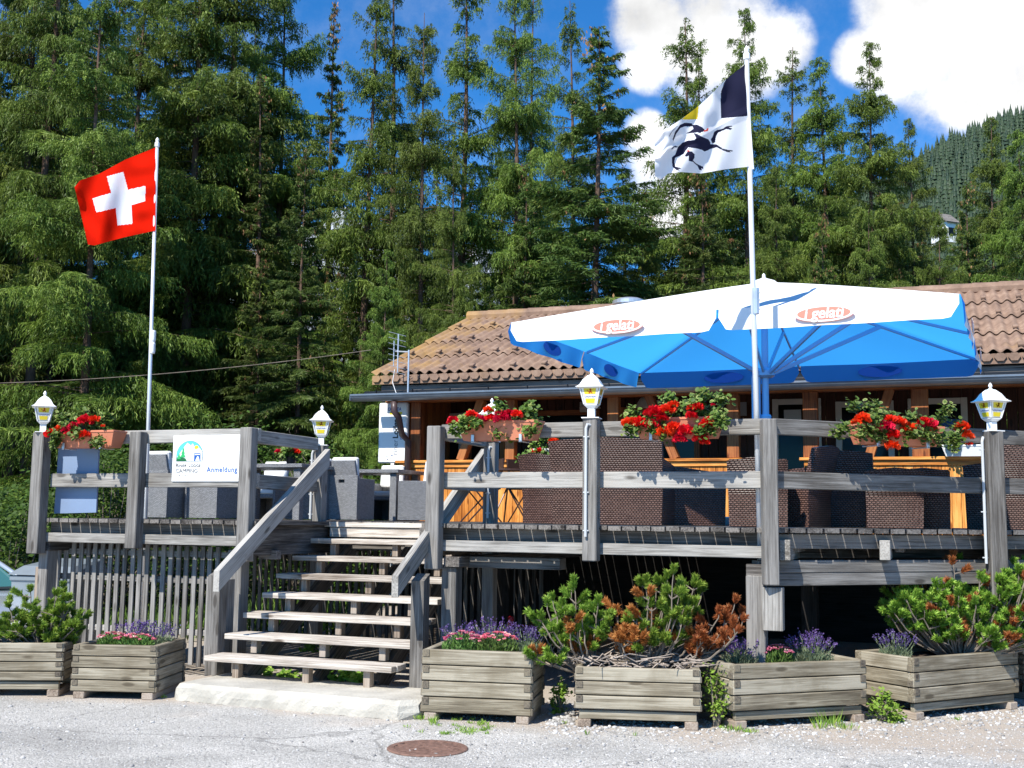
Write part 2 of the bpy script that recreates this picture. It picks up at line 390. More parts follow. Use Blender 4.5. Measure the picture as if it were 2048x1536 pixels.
M['redp'] = pmat('red_print', (.65, .05, .02), .5)
M['pinkred'] = pmat('faded_red_print', (.78, .22, .16), .6)
M['greenp'] = pmat('green_print', (.03, .4, .12), .5)
M['panel'] = pmat('blue_grey_board', (.2, .27, .4), .4, var=.06, scale=3)
M['bark'] = pmat('bark', (.12, .075, .052), .95, var=.45, scale=6, bump=.9, bscale=14)
M['twig'] = pmat('grey_twig', (.2, .165, .13), .9, var=.3, scale=9)
M['dead'] = pmat('bleached_twig', (.36, .3, .25), .9, var=.3, scale=9)
M['larch'] = leafmat('larch_needles', (.022, .045, .009), (.14, .21, .03), .3, c3=(.29, .37, .07))
M['spruce'] = leafmat('spruce_needles', (.02, .04, .01), (.085, .135, .024), .25, c3=(.19, .22, .05))
M['cone'] = leafmat('spruce_cones', (.12, .06, .025), (.3, .16, .07), .1)
M['mugo'] = leafmat('dwarf_pine_needles', (.05, .11, .012), (.2, .33, .04), .3, c3=(.38, .48, .08))
M['mugod'] = leafmat('dead_pine_needles', (.2, .06, .015), (.42, .14, .04), .25, c3=(.5, .24, .08))
M['leaf'] = leafmat('shrub_leaves', (.02, .05, .008), (.075, .15, .022), .35, c3=(.22, .34, .06))
M['weed'] = leafmat('weed_leaves', (.12, .24, .03), (.3, .48, .07), .4, c3=(.5, .6, .14))
M['ger'] = leafmat('geranium_leaves', (.035, .085, .01), (.13, .22, .035), .25, c3=(.42, .46, .16))
M['petal'] = leafmat('red_petals', (.5, .003, .004), (.8, .006, .008), .2, c3=(.9, .02, .02))
M['lav'] = leafmat('lavender_flowers', (.08, .045, .17), (.15, .09, .3), .3, c3=(.24, .17, .38))
M['lavs'] = leafmat('lavender_stems', (.12, .17, .1), (.28, .34, .2), .3)
M['pink'] = leafmat('pink_petals', (.6, .1, .2), (.8, .3, .38), .3, c3=(.85, .7, .6))
M['pinks'] = leafmat('pink_stems', (.06, .14, .03), (.16, .27, .06), .3)
# ------------------------------------------------------------------ ground
FD = 1.535                        # deck level
def gh(x, y):                     # forest floor height
    return 0.17*max(0.0, y-27)+.06*max(0.0, -x-8)*(1 if y > 20 else 0)*min(1, max(0, (y-20)/8))
def grd():
    m, nt, N, K, b = newmat('asphalt')
    tc = N.new('ShaderNodeTexCoord')
    vo = N.new('ShaderNodeTexVoronoi'); vo.inputs['Scale'].default_value = 85; vo.inputs['Randomness'].default_value = 1; K.new(tc.outputs['Object'], vo.inputs['Vector'])
    cr = ramp(N, [(0, (.33, .315, .285)), (.35, (.42, .405, .375)), (.7, (.52, .5, .465)), (1, (.64, .62, .575))]); 
    sp = N.new('ShaderNodeSeparateColor'); K.new(vo.outputs['Color'], sp.inputs[0]); K.new(sp.outputs[0], cr.inputs[0])
    big = N.new('ShaderNodeTexNoise'); big.inputs['Scale'].default_value = 1.1; big.inputs['Detail'].default_value = 7; big.inputs['Distortion'].default_value = .8; K.new(tc.outputs['Object'], big.inputs['Vector'])
    mr = N.new('ShaderNodeMapRange'); mr.inputs[1].default_value = .3; mr.inputs[2].default_value = .7; mr.inputs[3].default_value = .72; mr.inputs[4].default_value = 1.08; K.new(big.outputs[0], mr.inputs[0])
    # cracks
    cv = N.new('ShaderNodeTexVoronoi'); cv.feature = 'DISTANCE_TO_EDGE'; cv.inputs['Scale'].default_value = .55
    wn = N.new('ShaderNodeTexNoise'); wn.inputs['Scale'].default_value = 3; wn.inputs['Detail'].default_value = 5; K.new(tc.outputs['Object'], wn.inputs['Vector'])
    wm = N.new('ShaderNodeMix'); wm.data_type = 'RGBA'; wm.inputs[0].default_value = .22; K.new(tc.outputs['Object'], wm.inputs[6]); K.new(wn.outputs['Color'], wm.inputs[7]); K.new(wm.outputs[2], cv.inputs['Vector'])
    ck = N.new('ShaderNodeMapRange'); ck.inputs[1].default_value = .0; ck.inputs[2].default_value = .008; ck.inputs[3].default_value = .6; ck.inputs[4].default_value = 1; K.new(cv.outputs[0], ck.inputs[0])
    mm = N.new('ShaderNodeMath'); mm.operation = 'MULTIPLY'; K.new(mr.outputs[0], mm.inputs[0]); K.new(ck.outputs[0], mm.inputs[1])
    mu = N.new('ShaderNodeVectorMath'); mu.operation = 'SCALE'; K.new(cr.outputs[0], mu.inputs[0]); K.new(mm.outputs[0], mu.inputs['Scale'])
    # brown earth patches near the planters: a dusty stain with its own shape
    n3 = N.new('ShaderNodeTexNoise'); n3.inputs['Scale'].default_value = 1.7; n3.inputs['Detail'].default_value = 8; K.new(tc.outputs['Object'], n3.inputs['Vector'])
    sx = N.new('ShaderNodeSeparateXYZ'); K.new(tc.outputs['Object'], sx.inputs[0])
    gy = N.new('ShaderNodeMapRange'); gy.inputs[1].default_value = 8.0; gy.inputs[2].default_value = 9.6; gy.inputs[3].default_value = -.25; gy.inputs[4].default_value = .35
    yy = N.new('ShaderNodeMath'); yy.operation = 'MULTIPLY_ADD'; K.new(sx.outputs[0], yy.inputs[0]); yy.inputs[1].default_value = .3; K.new(sx.outputs[1], yy.inputs[2]); K.new(yy.outputs[0], gy.inputs[0])
    sm = N.new('ShaderNodeMath'); K.new(n3.outputs[0], sm.inputs[0]); K.new(gy.outputs[0], sm.inputs[1])
    st = N.new('ShaderNodeMapRange'); st.inputs[1].default_value = .5; st.inputs[2].default_value = .85; st.inputs[4].default_value = .8; K.new(sm.outputs[0], st.inputs[0])
    mx = N.new('ShaderNodeMix'); mx.data_type = 'RGBA'; K.new(st.outputs[0], mx.inputs[0]); K.new(mu.outputs[0], mx.inputs[6]); mx.inputs[7].default_value = (.42, .35, .28, 1)
    K.new(mx.outputs[2], b.inputs['Base Color']); b.inputs['Roughness'].default_value = .9
    bp = N.new('ShaderNodeBump'); bp.inputs['Strength'].default_value = .8; bp.inputs['Distance'].default_value = .008; K.new(vo.outputs['Distance'], bp.inputs['Height']); bp.invert = True; K.new(bp.outputs[0], b.inputs['Normal'])
    mb = MB(); mb.add([(-60, -40, 0), (60, -40, 0), (60, 21, 0), (-60, 21, 0)], [(0, 1, 2, 3)])
    tag(mb.build('asphalt_yard', m), None, None, kind='structure')
    # forest floor sheet to the horizon
    xs = np.concatenate([np.linspace(-1500, -80, 14), np.linspace(-75, 75, 60), np.linspace(80, 1500, 14)])
    ys = np.concatenate([[-1500, -300, -41], np.linspace(-40, 21, 4)[1:], np.linspace(22, 120, 60), np.linspace(150, 1500, 10)])
    rng = np.random.RandomState(5)
    V = []
    for y in ys:
        for x in xs:
            z = gh(x, min(y, 130)) if y > 21 else 0
            z += (rng.rand()-.5)*.25 if y > 23 and abs(x) < 80 else 0
            V.append((x, y, z-.03))
    n = len(xs); F = [(j*n+i, j*n+i+1, (j+1)*n+i+1, (j+1)*n+i) for j in range(len(ys)-1) for i in range(n-1)]
    g = pmat('forest_floor', (.055, .07, .025), .95, var=.6, scale=1.3, bump=1, bscale=8)
    mb = MB(); mb.add(V, F); tag(mb.build('forest_floor', g, smooth=True), None, None, kind='structure')
grd()
# ------------------------------------------------------------------ terrace
VF = 9.47                         # front line of both decks
def vfront(u): return VF if u < -1.36 else VF+.9*(u+1.36)
def deck():
    D = fthing('wooden_terrace', 'weathered grey board terrace right of the stairs, its railing bent back at a corner', 'terrace', (-2.8, 9.6, 0))
    Lf = fthing('wooden_terrace', 'weathered grey board terrace left of the stairs, above the picket fence', 'terrace', (-7.5, 9.6, 0))
    def floor(par, u0, u1, back, rec=None):
        mb = MB(); u = u0; pitch = .124
        while u < u1-.05:
            w = min(pitch, u1-u)-.013-random.random()*.004; a, b2 = u, u+w
            fa, fb = vfront(a), vfront(b2)
            if rec and rec[0] < (a+b2)/2 < rec[1]: fa = fb = rec[2]
            j = random.uniform(-.006, .006); zz = FD-random.random()*.004
            q = [(a, fa-.03+j, zz-.038), (b2, fb-.03+j, zz-.038), (b2, back, zz-.038), (a, back, zz-.038)]
            mb.hexa(q, [(x, y, zz) for x, y, z in q]); u += pitch
        return mb.build('floor_boards', M['greyd'], par)
    floor(D, -4.42, 6.2, 16.3)
    floor(Lf, -8.86, -4.44, 16.15, (-6.2, -4.42, 10.87))
    # rim joist, lit lower beam
    for par, a, b2 in ((D, -4.36, -1.36), (Lf, -8.8, -6.25)):
        mb = MB(); mb.bx(a+.06, b2, VF+.13, VF+.19, FD-.2, FD-.04, axis=0); mb.build('rim_joist', M['greyd'], par)
        mb = MB(); mb.bx(a+.06, b2-.05, VF+.0, VF+.07, FD-.245, FD-.15, axis=0); mb.build('front_beam', M['grey'], par)
    # joists running back
    for par, us, vb in ((D, (-3.6, -2.9, -2.1, -1.2, -.4), 16), (Lf, (-8.3, -7.6, -6.9), 14)):
        mb = MB()
        for u in us: mb.bx(u-.04, u+.04, vfront(u)+.22, vb, FD-.2, FD-.042, axis=1)
        mb.build('joists', M['greyd'], par)
    # recessed side of the stair well
    mb = MB(); mb.bx(-6.28, -6.2, VF+.02, 10.9, FD-.3, FD-.04, axis=1); mb.bx(-4.5, -4.43, VF+.1, 16, FD-.3, FD-.042, axis=1); mb.build('side_beam', M['greyd'], Lf)
    mb = MB(); mb.bx(-6.19, -4.52, 10.93, 10.99, FD-.3, FD-.045, axis=0); mb.build('stairwell_beam', M['greyd'], Lf)
    # diagonal side
    e = Vector((1, .9, 0)).normalized(); n = Vector((e.y, -e.x, 0))     # outward normal
    P = Vector((-1.36, VF, 0))
    def dg(s, o, z): q = P+e*s-n*o; return (q.x, q.y, z)
    mb = MB(); mb.beam(dg(.05, .09, FD-.11), dg(7, .09, FD-.11), .05, .12); mb.build('rim_joist', M['greyd'], D)
    mb = MB(); mb.beam(dg(.1, .5, FD-.2), dg(7, .5, FD-.2), .05, .12); mb.build('inner_joist', M['greyd'], D)
    mb = MB(); mb.beam(dg(-.02, .16, FD-.315), dg(7, .16, FD-.315), .1, .1); mb.build('double_beam', M['post'], D); mb = MB(); mb.beam(dg(-.02, .165, FD-.42), dg(7, .165, FD-.42), .1, .105); mb.build('double_beam', M['post'], D)  # dark post wood stands in for the dim grazing light on these beams
    for s in (.14, 1.13, 2.28, 3.4):
        mb = MB(); a = dg(s, -.03, FD-.178)
        mb.beam(a, (a[0]-.02, a[1]+1.4, a[2]), .085, .165); mb.build('joist_end', M['grey'], D)
    # railing
    RT, RB, MT, MB_ = FD+.885, FD+.755, FD+.455, FD+.315
    def rail(par, p0, p1, zt, zb, name='rail'):
        mb = MB(); mb.beam((p0[0], p0[1], (zt+zb)/2), (p1[0], p1[1], (zt+zb)/2), .055, zt-zb, ch=.006); mb.build(name, M['grey'], par)
    def post(par, u, v, z0, z1, w=.13, d=.12, rz=0, name='post'):
        mb = MB(); mb.box((u, v, (z0+z1)/2), (w, d, z1-z0), M=Matrix.Rotation(rz, 3, 'Z'), axis=2, ch=.008); return mb.build(name, M['post'], par)
    L1 = pv(92, 900, VF); L2 = pv(284, 900, VF); L3 = pv(504, 900, VF)
    R1 = pv(877, 900, VF); R2 = pv(1187, 900, VF); R3 = pv(1541, 900, VF)
    post(Lf, L1.x, VF-.06, 1.17, RT-.01, .14, .13); post(Lf, L2.x, VF-.06, FD-.29, RT-.02); post(Lf, L3.x, VF-.06, 1.15, RT-.0)
    post(D, R1.x, VF-.06, 1.13, RT-.02); post(D, R2.x, VF-.06, FD-.3, RT+.02, .125); post(D, R3.x-.01, VF-.03, 1.08, RT-.01, .12, .12, .35)
    for (zt, zb) in ((RT, RB), (MT, MB_)):
        rail(Lf, (L1.x-.05 if zt == RT else L1.x+.07, VF+.035), (L3.x+.06, VF+.035), zt, zb)
        rail(Lf, (-6.27, VF+.07), (-6.27, 10.72), zt-.01, zb-.01)
        rail(D, (R1.x+.02, VF+.035), (R3.x-.02, VF+.035), zt, zb)
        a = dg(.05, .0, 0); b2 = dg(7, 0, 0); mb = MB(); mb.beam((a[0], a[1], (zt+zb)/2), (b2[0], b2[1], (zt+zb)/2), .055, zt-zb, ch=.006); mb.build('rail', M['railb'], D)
        rail(D, (-4.25, VF+.07), (-4.25, 10.5), zt-.01, zb-.01)
    # lamp posts of the railing
    c = pu(638, 900, -6.26); post(Lf, -6.26, 10.8, .3, FD+.80, .12, .12)
    post(D, -4.2, 10.56, .3, FD+.80, .12, .12)
    sR4 = 2.28
    q = dg(sR4, -.05, 0); post(D, q[0]+.02, q[1], .95, FD+.86, .15, .13, math.atan(.9)*.55)
    q = dg(5.2, -.05, 0); post(D, q[0], q[1], .95, FD+.9, .15, .13, math.atan(.9))
    # supports down to the ground
    def sup(par, px, py, v, w=.15, z1=1.26, d=.15):
        p = pv(px, py, v); mb = MB(); mb.bx(p.x-w/2, p.x+w/2, v-d/2, v+d/2, 0, z1, axis=2, ch=.008); mb.build('support_post', M['post'] if v < 10 else M['under'], par)  # rear supports take the near-black wood that paints in under-deck shade
    sup(D, 903, 1200, VF+.12, .14, 1.15); sup(D, 1514, 1240, VF+.1, .15, 1.15); sup(Lf, 474, 1200, VF+.22, .16, 1.25)
    sup(Lf, 96, 1120, VF+.1, .12, 1.24); sup(D, 1100, 1200, 13, .15, 1.2); sup(D, 1010, 1200, 12, .15, 1.2); sup(D, 1620, 1200, 11.4, .15, 1.0); sup(D, 1900, 1200, 12.3, .15, 1.0)
    p = pv(1546, 1210, VF+.02); mb = MB(); mb.bx(p.x-.08, p.x+.08, VF-.02, VF+.1, .72, 1.06, axis=2); mb.build('bracket_block', M['grey'], D)
    mb = MB(); p = pv(1512, 1110, VF+.05); mb.bx(p.x-.08, p.x+.07, VF+.04, VF+.14, 1.06, 1.24, axis=0); mb.build('bearing_block', M['greyd'], D)
    # cross beams resting on the supports
    mb = MB(); mb.bx(R1.x+.07, -3.2, VF+.24, VF+.42, 1.14, 1.24, axis=0); mb.bx(R1.x+.07, R1.x+.22, VF+.0, 15, 1.15, 1.24, axis=1); mb.build('cross_beam', M['greyd'], D)
    mb = MB(); mb.bx(L1.x-.05, L1.x+.1, VF+.02, 14.4, 1.2, 1.3, axis=1); mb.bx(L3.x-.1, L3.x+.05, VF+.02, 14.4, 1.2, 1.3, axis=1); mb.bx(L3.x-.1, -6.14, VF+.33, VF+.42, 1.16, 1.25, axis=0); mb.build('cross_beam', M['greyd'], Lf)
    return D, Lf, L1, L2, L3, R1, R2, R3, dg, sR4
DK, LF, L1, L2, L3, R1, R2, R3, dg, sR4 = deck()
# ------------------------------------------------------------------ stairs
def stairs():
    Sx = fthing('staircase', 'open weathered wooden stairs of eight plank treads climbing from the concrete step', 'stairs', (-5.2, 9.5, .15))
    g, r = .281, .17; ul, ur = -6.25, -4.36
    v8 = 8.86
    for k in range(8):            # k=0 lowest
        z = FD-.01-(7-k)*r; v = v8+k*g
        mb = MB()
        a, b2 = ul+random.uniform(-.02, .02), ur+random.uniform(-.03, .02)
        if k == 0: a -= .02; b2 -= .03
        for j in range(3):
            mb.bx(a+random.uniform(-.008, .008), b2+random.uniform(-.008, .008), v+j*.1, v+j*.1+.094, z-.05, z, axis=0)
        mb.build('tread', M['tread'], Sx)
        for u in (ul+.28, (ul+ur)/2+.05, ur-.3):
            mb = MB(); mb.bx(u-.032, u+.032, v+.06, v+.14, z-r-(.03 if k == 0 else 0), z-.052, axis=2); mb.build('riser_block', M['foot'], Sx)
    for u in (ul+.28, (ul+ur)/2+.05, ur-.3):
        mb = MB(); mb.beam((u, v8+.1+.16, FD-8*r-.06), (u, v8+7*g+.2, FD-r-.1), .07, .16); mb.build('stringer', M['greyd'], Sx)
    mb = MB(); mb.bx(ul+.1, ur, v8+7*g+.02, v8+7*g+.06, FD-.165, FD-.065, axis=0); mb.build('top_riser', M['tread'], Sx)
    # newel posts
    def pst(u, v, z0, z1, w, d, slope=0):
        mb = MB(); b_ = [(u-w/2, v-d/2, z0), (u+w/2, v-d/2, z0), (u+w/2, v+d/2, z0), (u-w/2, v+d/2, z0)]
        t = [(x, y, z1+(slope if y > v else 0)) for x, y, z in b_]
        mb.hexa(b_, t, axis=2); mb.build('newel_post', M['post'], Sx)
    a = pu(430, 1200, -6.16); 
    pst(-6.34, 9.14, .13, 1.03, .13, .12, .04); pst(-6.42, 9.42, .1, .98, .07, .12, 0)
    pst(-4.285, 9.16, .12, 1.04, .12, .12, .06)
    # handrails
    def hr(u, pa, pb):
        a = pu(*pa, u); b2 = pu(*pb, u)
        mb = MB(); h = .145
        q = [(u-.03, a.y, a.z-h), (u+.03, a.y, a.z-h), (u+.03, b2.y, b2.z-h), (u-.03, b2.y, b2.z-h)]
        t = [(x, y, z+h*1.25) for x, y, z in q]
        off = Vector((random.uniform(-9, 9),)*3)
        vs = [Vector(p) for p in q+t]; fs = [(3, 2, 1, 0), (4, 5, 6, 7), (0, 1, 5, 4), (1, 2, 6, 5), (2, 3, 7, 6), (3, 0, 4, 7)]
        d = (Vector(q[2])-Vector(q[1])).normalized(); up = Vector((0, -d.z, d.y))
        mb.add(vs, fs, [Vector((p.dot(d), p.dot(up), p.x))+off for p in vs]); mb.build('handrail', M['grey'], Sx)
    hr(-6.1, (433, 1150), (655, 905)); hr(-4.33, (790, 1160), (968, 905))
stairs()
def concrete():
    mb = MB(); m = pmat('aged_concrete', (.44, .415, .36), .9, var=.22, scale=3.5, bump=.8, bscale=45)
    u0 = pv(336, 1380, 8.2).x; u1 = pv(836, 1395, 8.2).x
    fr = pz(795, 1441, 0); fl = pz(336, 1400, 0); a = L(fl); b = L(fr)
    # irregular slab
    nx, nz = 40, 6; rng = random.Random(3); zt = .145
    prof = [(0, 0), (-.0, .06), (.01, .11), (.05, zt), (.2, zt+.005), (.75, zt)]
    vs = []; fs = []
    for i in range(nx+1):
        t = i/nx; u = a.x+(b.x-a.x)*t; v0 = a.y+(b.y-a.y)*t
        for (dy, z) in prof:
            e = 0
            if t < .06: e = (1-t/.06)**2*.06
            vs.append((u+rng.uniform(-.004, .004), v0+dy+e*(1.5 if dy < .1 else 0)+rng.uniform(-.006, .006), max(-.01, z+rng.uniform(-.004, .004)-(e*.6 if z > .05 else 0))))
    n = len(prof)
    for i in range(nx):
        for j in range(n-1): fs.append((i*n+j, (i+1)*n+j, (i+1)*n+j+1, i*n+j+1))
    # broken right end: a slanted, rough face
    k = len(vs); base = nx*n
    for (dy, z), q in zip(prof, range(n)):
        x, y, zz = vs[base+q]; vs.append((x+.13+rng.uniform(-.02, .02)-(.1 if z < .03 else 0)*.4, y+.1+dy*.2, zz))
    for j in range(n-1): fs.append((base+j, k+j, k+j+1, base+j+1))
    k2 = len(vs); 
    for q in range(n): x, y, zz = vs[k+q]; vs.append((x+.02, y+.3, -.02))
    for j in range(n-1): fs.append((k+j, k2+j, k2+j+1, k+j+1))
    fs.append(tuple(range(n))[::-1])
    mb.add(vs, fs)
    o = solo('concrete_step', mb, m, ((a.x+b.x)/2, a.y+.3, 0), 'long worn concrete slab with a broken right end at the foot of the stairs', 'step')
concrete()
# ------------------------------------------------------------------ picket fence under the left deck
def fence():
    F = fthing('picket_fence', 'fence of narrow grey vertical slats under the left terrace', 'fence', (-7.5, VF+.3, 0))
    v = VF+.32; a = pv(108, 1100, v); b = pv(440, 1105, v); c = pv(125, 1320, v); d = pv(450, 1338, v)
    n = 23
    mb = MB()
    for i in range(n):
        u = a.x+(b.x-a.x)*i/(n-1)+random.uniform(-.006, .006)
        z0 = .1+random.uniform(-.02, .02); z1 = 1.29-.02*i/n
        mb.box((u, v-.02, (z0+z1)/2), (.05, .022, z1-z0), axis=2, ch=.002)
    mb.build('slats', M['railb'], F)
    for z in (1.19, .93, .42):
        mb = MB(); mb.bx(a.x-.03, b.x+.1, v-.006, v+.03, z-.03, z+.03, axis=0); mb.build('rail', M['grey'], F)
    mb = MB(); mb.bx(a.x-.16, a.x-.09, v-.08, v-.01, 0, 1.02, axis=2); mb.bx(a.x-.075, a.x-.02, v-.07, v-.01, 0, 1.0, axis=2); mb.build('end_post', M['foot'], F)
    # slatted screen at the back beneath the terrace
    B = fthing('slat_screen', 'dark slatted screen in the shadow beneath the terrace behind the stairs', 'fence', (-5, 12.6, 0))
    mb = MB(); u = -8.2
    while u < -4.3:
        mb.box((u, 12.6, .72), (.045, .02, 1.3), axis=2, ch=.002); u += .085
    mb.build('slats', M['greyd'], B)
    mb = MB(); mb.bx(-8.3, -4.3, 12.62, 12.66, 1.05, 1.12, axis=0); mb.bx(-8.3, -4.3, 12.62, 12.66, .3, .37, axis=0); mb.build('rails', M['greyd'], B)
fence()
# ------------------------------------------------------------------ chalet
VW = 16.25
def chalet():
    H = fthing('chalet', 'low timber restaurant building with open veranda and corrugated brown roof', 'building', (-3.5, 16.5, 0))
    UL, UR = -8.0, 7.5
    zs = FD+.92                   # sill
    # half wall panels (vertical boards)
    gapL = pv(1482, 900, VW).x; gapR = pv(1608, 900, VW).x; endR = pv(2019, 900, VW).x
    for (a, b) in ((UL, gapL), (gapR, endR)):
        mb = MB(); u = a
        while u < b-.02:
            w = min(.118, b-u); mb.bx(u, u+w-.004, VW, VW+.03, FD-.1, zs-.03, axis=2, ch=.003); u += .118
        mb.build('half_wall', M['orange'], H)
        mb = MB(); mb.bx(a-.06, b+.03, VW-.06, VW+.12, zs-.03, zs+.012, axis=0, ch=.006); mb.bx(a, b, VW-.025, VW-.002, zs-.1, zs-.032, axis=0); mb.build('sill', M['orange'], H)
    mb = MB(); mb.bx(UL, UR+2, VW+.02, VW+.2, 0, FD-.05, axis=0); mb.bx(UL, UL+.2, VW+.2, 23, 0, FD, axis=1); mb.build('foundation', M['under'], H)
    mb = MB(); mb.bx(UL, UR+2, VW+.03, 23.2, FD-.09, FD-.02, axis=0); mb.build('veranda_floor', M['greyd'], H)
    # posts
    zb = pv(850, 804, VW).z       # beam bottom
    zt = zb+.34
    for i, (px, w) in enumerate(((832, .17), (1020, .15), (1226, .17), (1466, .17), (1621, .2), (1841, .22), (2090, .2))):
        u = pv(px, 860, VW).x; mb = MB(); mb.bx(u-w/2, u+w/2, VW-.02, VW+.13, zs+.013 if not gapL-.1 < u < gapL+.1 else FD, zb, axis=2, ch=.008); mb.build('post', M['brownbeam'] if i > 0 else M['brownbeam'], H)
    for (xa, xb) in ((920, 962), (1350, 1296), (1738, 1780)):
        a = pv(xa, 921, VW); b = pv(xb, 805, VW); mb = MB(); mb.beam((a.x, VW+.05, zs+.01), (b.x, VW+.05, zb+.01), .12, .15, up=(0, 1, 0)); mb.build('brace', M['brownbeam'], H)
    mb = MB(); mb.bx(UL-.25, UR+1, VW-.07, VW+.13, zb, zb+.3, axis=0, ch=.01); mb.build('wall_plate', M['brownbeam'], H)
    mb = MB()
    for k in range(34):
        u = UL+.25+k*.46
        mb.box((u, 16.42, 3.68), (.09, .6, .12), M=Matrix.Rotation(math.radians(22), 3, 'X'), axis=1)
    mb.build('rafter_tails', M['brownbeam'], H)
    # back wall with doors and windows
    VB = 18.1
    mb = MB(); u = UL
    while u < UR+2:
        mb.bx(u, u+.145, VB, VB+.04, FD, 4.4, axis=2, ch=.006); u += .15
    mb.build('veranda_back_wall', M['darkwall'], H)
    mb = MB(); v = VW+.2
    while v < 23:
        mb.bx(UL, UL+.04, v, v+.145, FD, 4.0, axis=2); v += .15
    mb.build('gable_wall', M['brownbeam'], H)
    mb = MB()
    mb.add([(UL, 16.6, 3.9), (UL, 22.8, 3.9), (UL, 19.7, 5.1)], [(0, 1, 2), (2, 1, 0)]); mb.build('gable', M['brownbeam'], H)
    for args in ((846, 930, 828, True), (936, 1012, 826, False), (1060, 1200, 822, False), (1240, 1400, 815, False), (1545, 1642, 799, True), (1671, 1787, 804, False), (1815, 1934, 798, False)):
        x0, x1, y0, door = args; v = VB
        a = pv(x0, y0, v); b = pv(x1, y0, v); z0 = FD+.02 if door else zs-.35; z1 = a.z; t = .09
        m1 = MB()
        m1.bx(a.x, a.x+t, v-.05, v-.001, z0, z1, axis=2); m1.bx(b.x-t, b.x, v-.05, v-.001, z0, z1, axis=2)
        m1.bx(a.x+t+.001, b.x-t-.001, v-.045, v-.001, z1-t, z1-.002, axis=0); m1.bx(a.x+t+.001, b.x-t-.001, v-.045, v-.001, z0, z0+(.12 if door else t), axis=0)
        dk = x0 in (936, 1060, 1240)
        o = m1.build('door_frame' if door else 'window_frame', M['brownbeam'] if dk else M['whitefr'], H)
        m1 = MB(); m1.bx(a.x+t, b.x-t, v-.02, v-.012, z0+.05, z1-t, ch=.001); ORG[o.name] = ORG[H.name]; m1.build('pane', M['glass'], o)
    # ---- roof: corrugated sheets in five courses
    e0 = Vector((0, 15.8, 3.76)); e1 = Vector((0, 19.65, 5.31)); sl = (e1-e0); nv = Vector((0, -sl.z, sl.y)).normalized()
    RL, RR = -8.3, 8.6; per = .165; mb = MB()
    tm, nt, N, K, b = newmat('corrugated_roof_sheet')
    tc = N.new('ShaderNodeTexCoord'); rn = N.new('ShaderNodeAttribute'); rn.attribute_name = 'grain'
    n1 = N.new('ShaderNodeTexNoise'); n1.inputs['Scale'].default_value = 3.2; n1.inputs['Detail'].default_value = 9; n1.inputs['Roughness'].default_value = .7; K.new(tc.outputs['Object'], n1.inputs['Vector'])
    r = ramp(N, [(.28, (.13, .08, .055)), (.5, (.235, .15, .105)), (.68, (.33, .225, .16)), (.8, (.6, .54, .46))]); K.new(n1.outputs[0], r.inputs[0])
    n2 = N.new('ShaderNodeTexNoise'); n2.inputs['Scale'].default_value = 1.7; n2.inputs['Detail'].default_value = 8; K.new(tc.outputs['Object'], n2.inputs['Vector'])
    sx = N.new('ShaderNodeSeparateXYZ'); K.new(tc.outputs['Object'], sx.inputs[0])
    gx = N.new('ShaderNodeMapRange'); K.new(sx.outputs[0], gx.inputs[0]); gx.inputs[1].default_value = -4.9; gx.inputs[2].default_value = -3.2; gx.inputs[3].default_value = .36; gx.inputs[4].default_value = .0
    ss = N.new('ShaderNodeMath'); K.new(n2.outputs[0], ss.inputs[0]); K.new(gx.outputs[0], ss.inputs[1])
    m2 = N.new('ShaderNodeMapRange'); K.new(ss.outputs[0], m2.inputs[0]); m2.inputs[1].default_value = .62; m2.inputs[2].default_value = .95; m2.inputs[4].default_value = .65
    mx = N.new('ShaderNodeMix'); mx.data_type = 'RGBA'; K.new(m2.outputs[0], mx.inputs[0]); K.new(r.outputs[0], mx.inputs[6]); mx.inputs[7].default_value = (.42, .24, .05, 1)
    K.new(mx.outputs[2], b.inputs['Base Color']); b.inputs['Roughness'].default_value = .85
    nc = 4; sp = 8; nu = int((RR-RL)/per*sp)
    for c in range(nc):
        s0, s1 = c/nc, (c+1)/nc+.015
        vs = []; fs = []
        for i in range(nu+1):
            u = RL+i*per/sp; h = .026*math.cos(2*math.pi*i/sp)
            for (s, lift) in ((s0, .035), (s1, .006)):
                for dn in (0, -.01):
                    p = e0+sl*s+nv*(h+lift+dn); vs.append((u, p.y, p.z))
        for i in range(nu):
            a = i*4; b_ = a+4
            fs += [(a, b_, b_+2, a+2), (a+1, a+3, b_+3, b_+1), (a, a+1, b_+1, b_)]
        mb.add(vs, fs)
    roofmb = mb
    mb = MB()     # back slope
    mb.add([(RL, 19.65, 5.33), (RR, 19.65, 5.33), (RR, 23.6, 3.75), (RL, 23.6, 3.75), (RL, 19.65, 5.3), (RR, 19.65, 5.3), (RR, 23.6, 3.7), (RL, 23.6, 3.7)], [(0, 1, 2, 3), (7, 6, 5, 4), (0, 3, 7, 4), (1, 5, 6, 2), (3, 2, 6, 7)])
    mb.build('back_roof', tm, H)
    # snow hooks
    mb = roofmb; rr = random.Random(5)
    for c in range(nc):
        k = 1 if c % 2 else 3
        while RL+k*per < RR:
            u = RL+k*per; p = e0+sl*(c/nc+.03)+nv*.08; mb.box((u, p.y, p.z), (.07, .12, .035), M=Matrix.Rotation(math.radians(22), 3, 'X')); k += rr.choice((2, 3, 4))
    mb.build('corrugated_roof', tm, H, smooth=True)
    # ridge caps
    mb = MB(); u = RL-.02
    while u < RR:
        mb.tube([(u, 19.66, 5.33), (u+.42, 19.66, 5.335)], [.12, .105], 10); u += .4
    mb.build('ridge_tiles', tm, H)
    # eave comb strip, board, snow barrier, gutter
    mb = MB(); u = RL
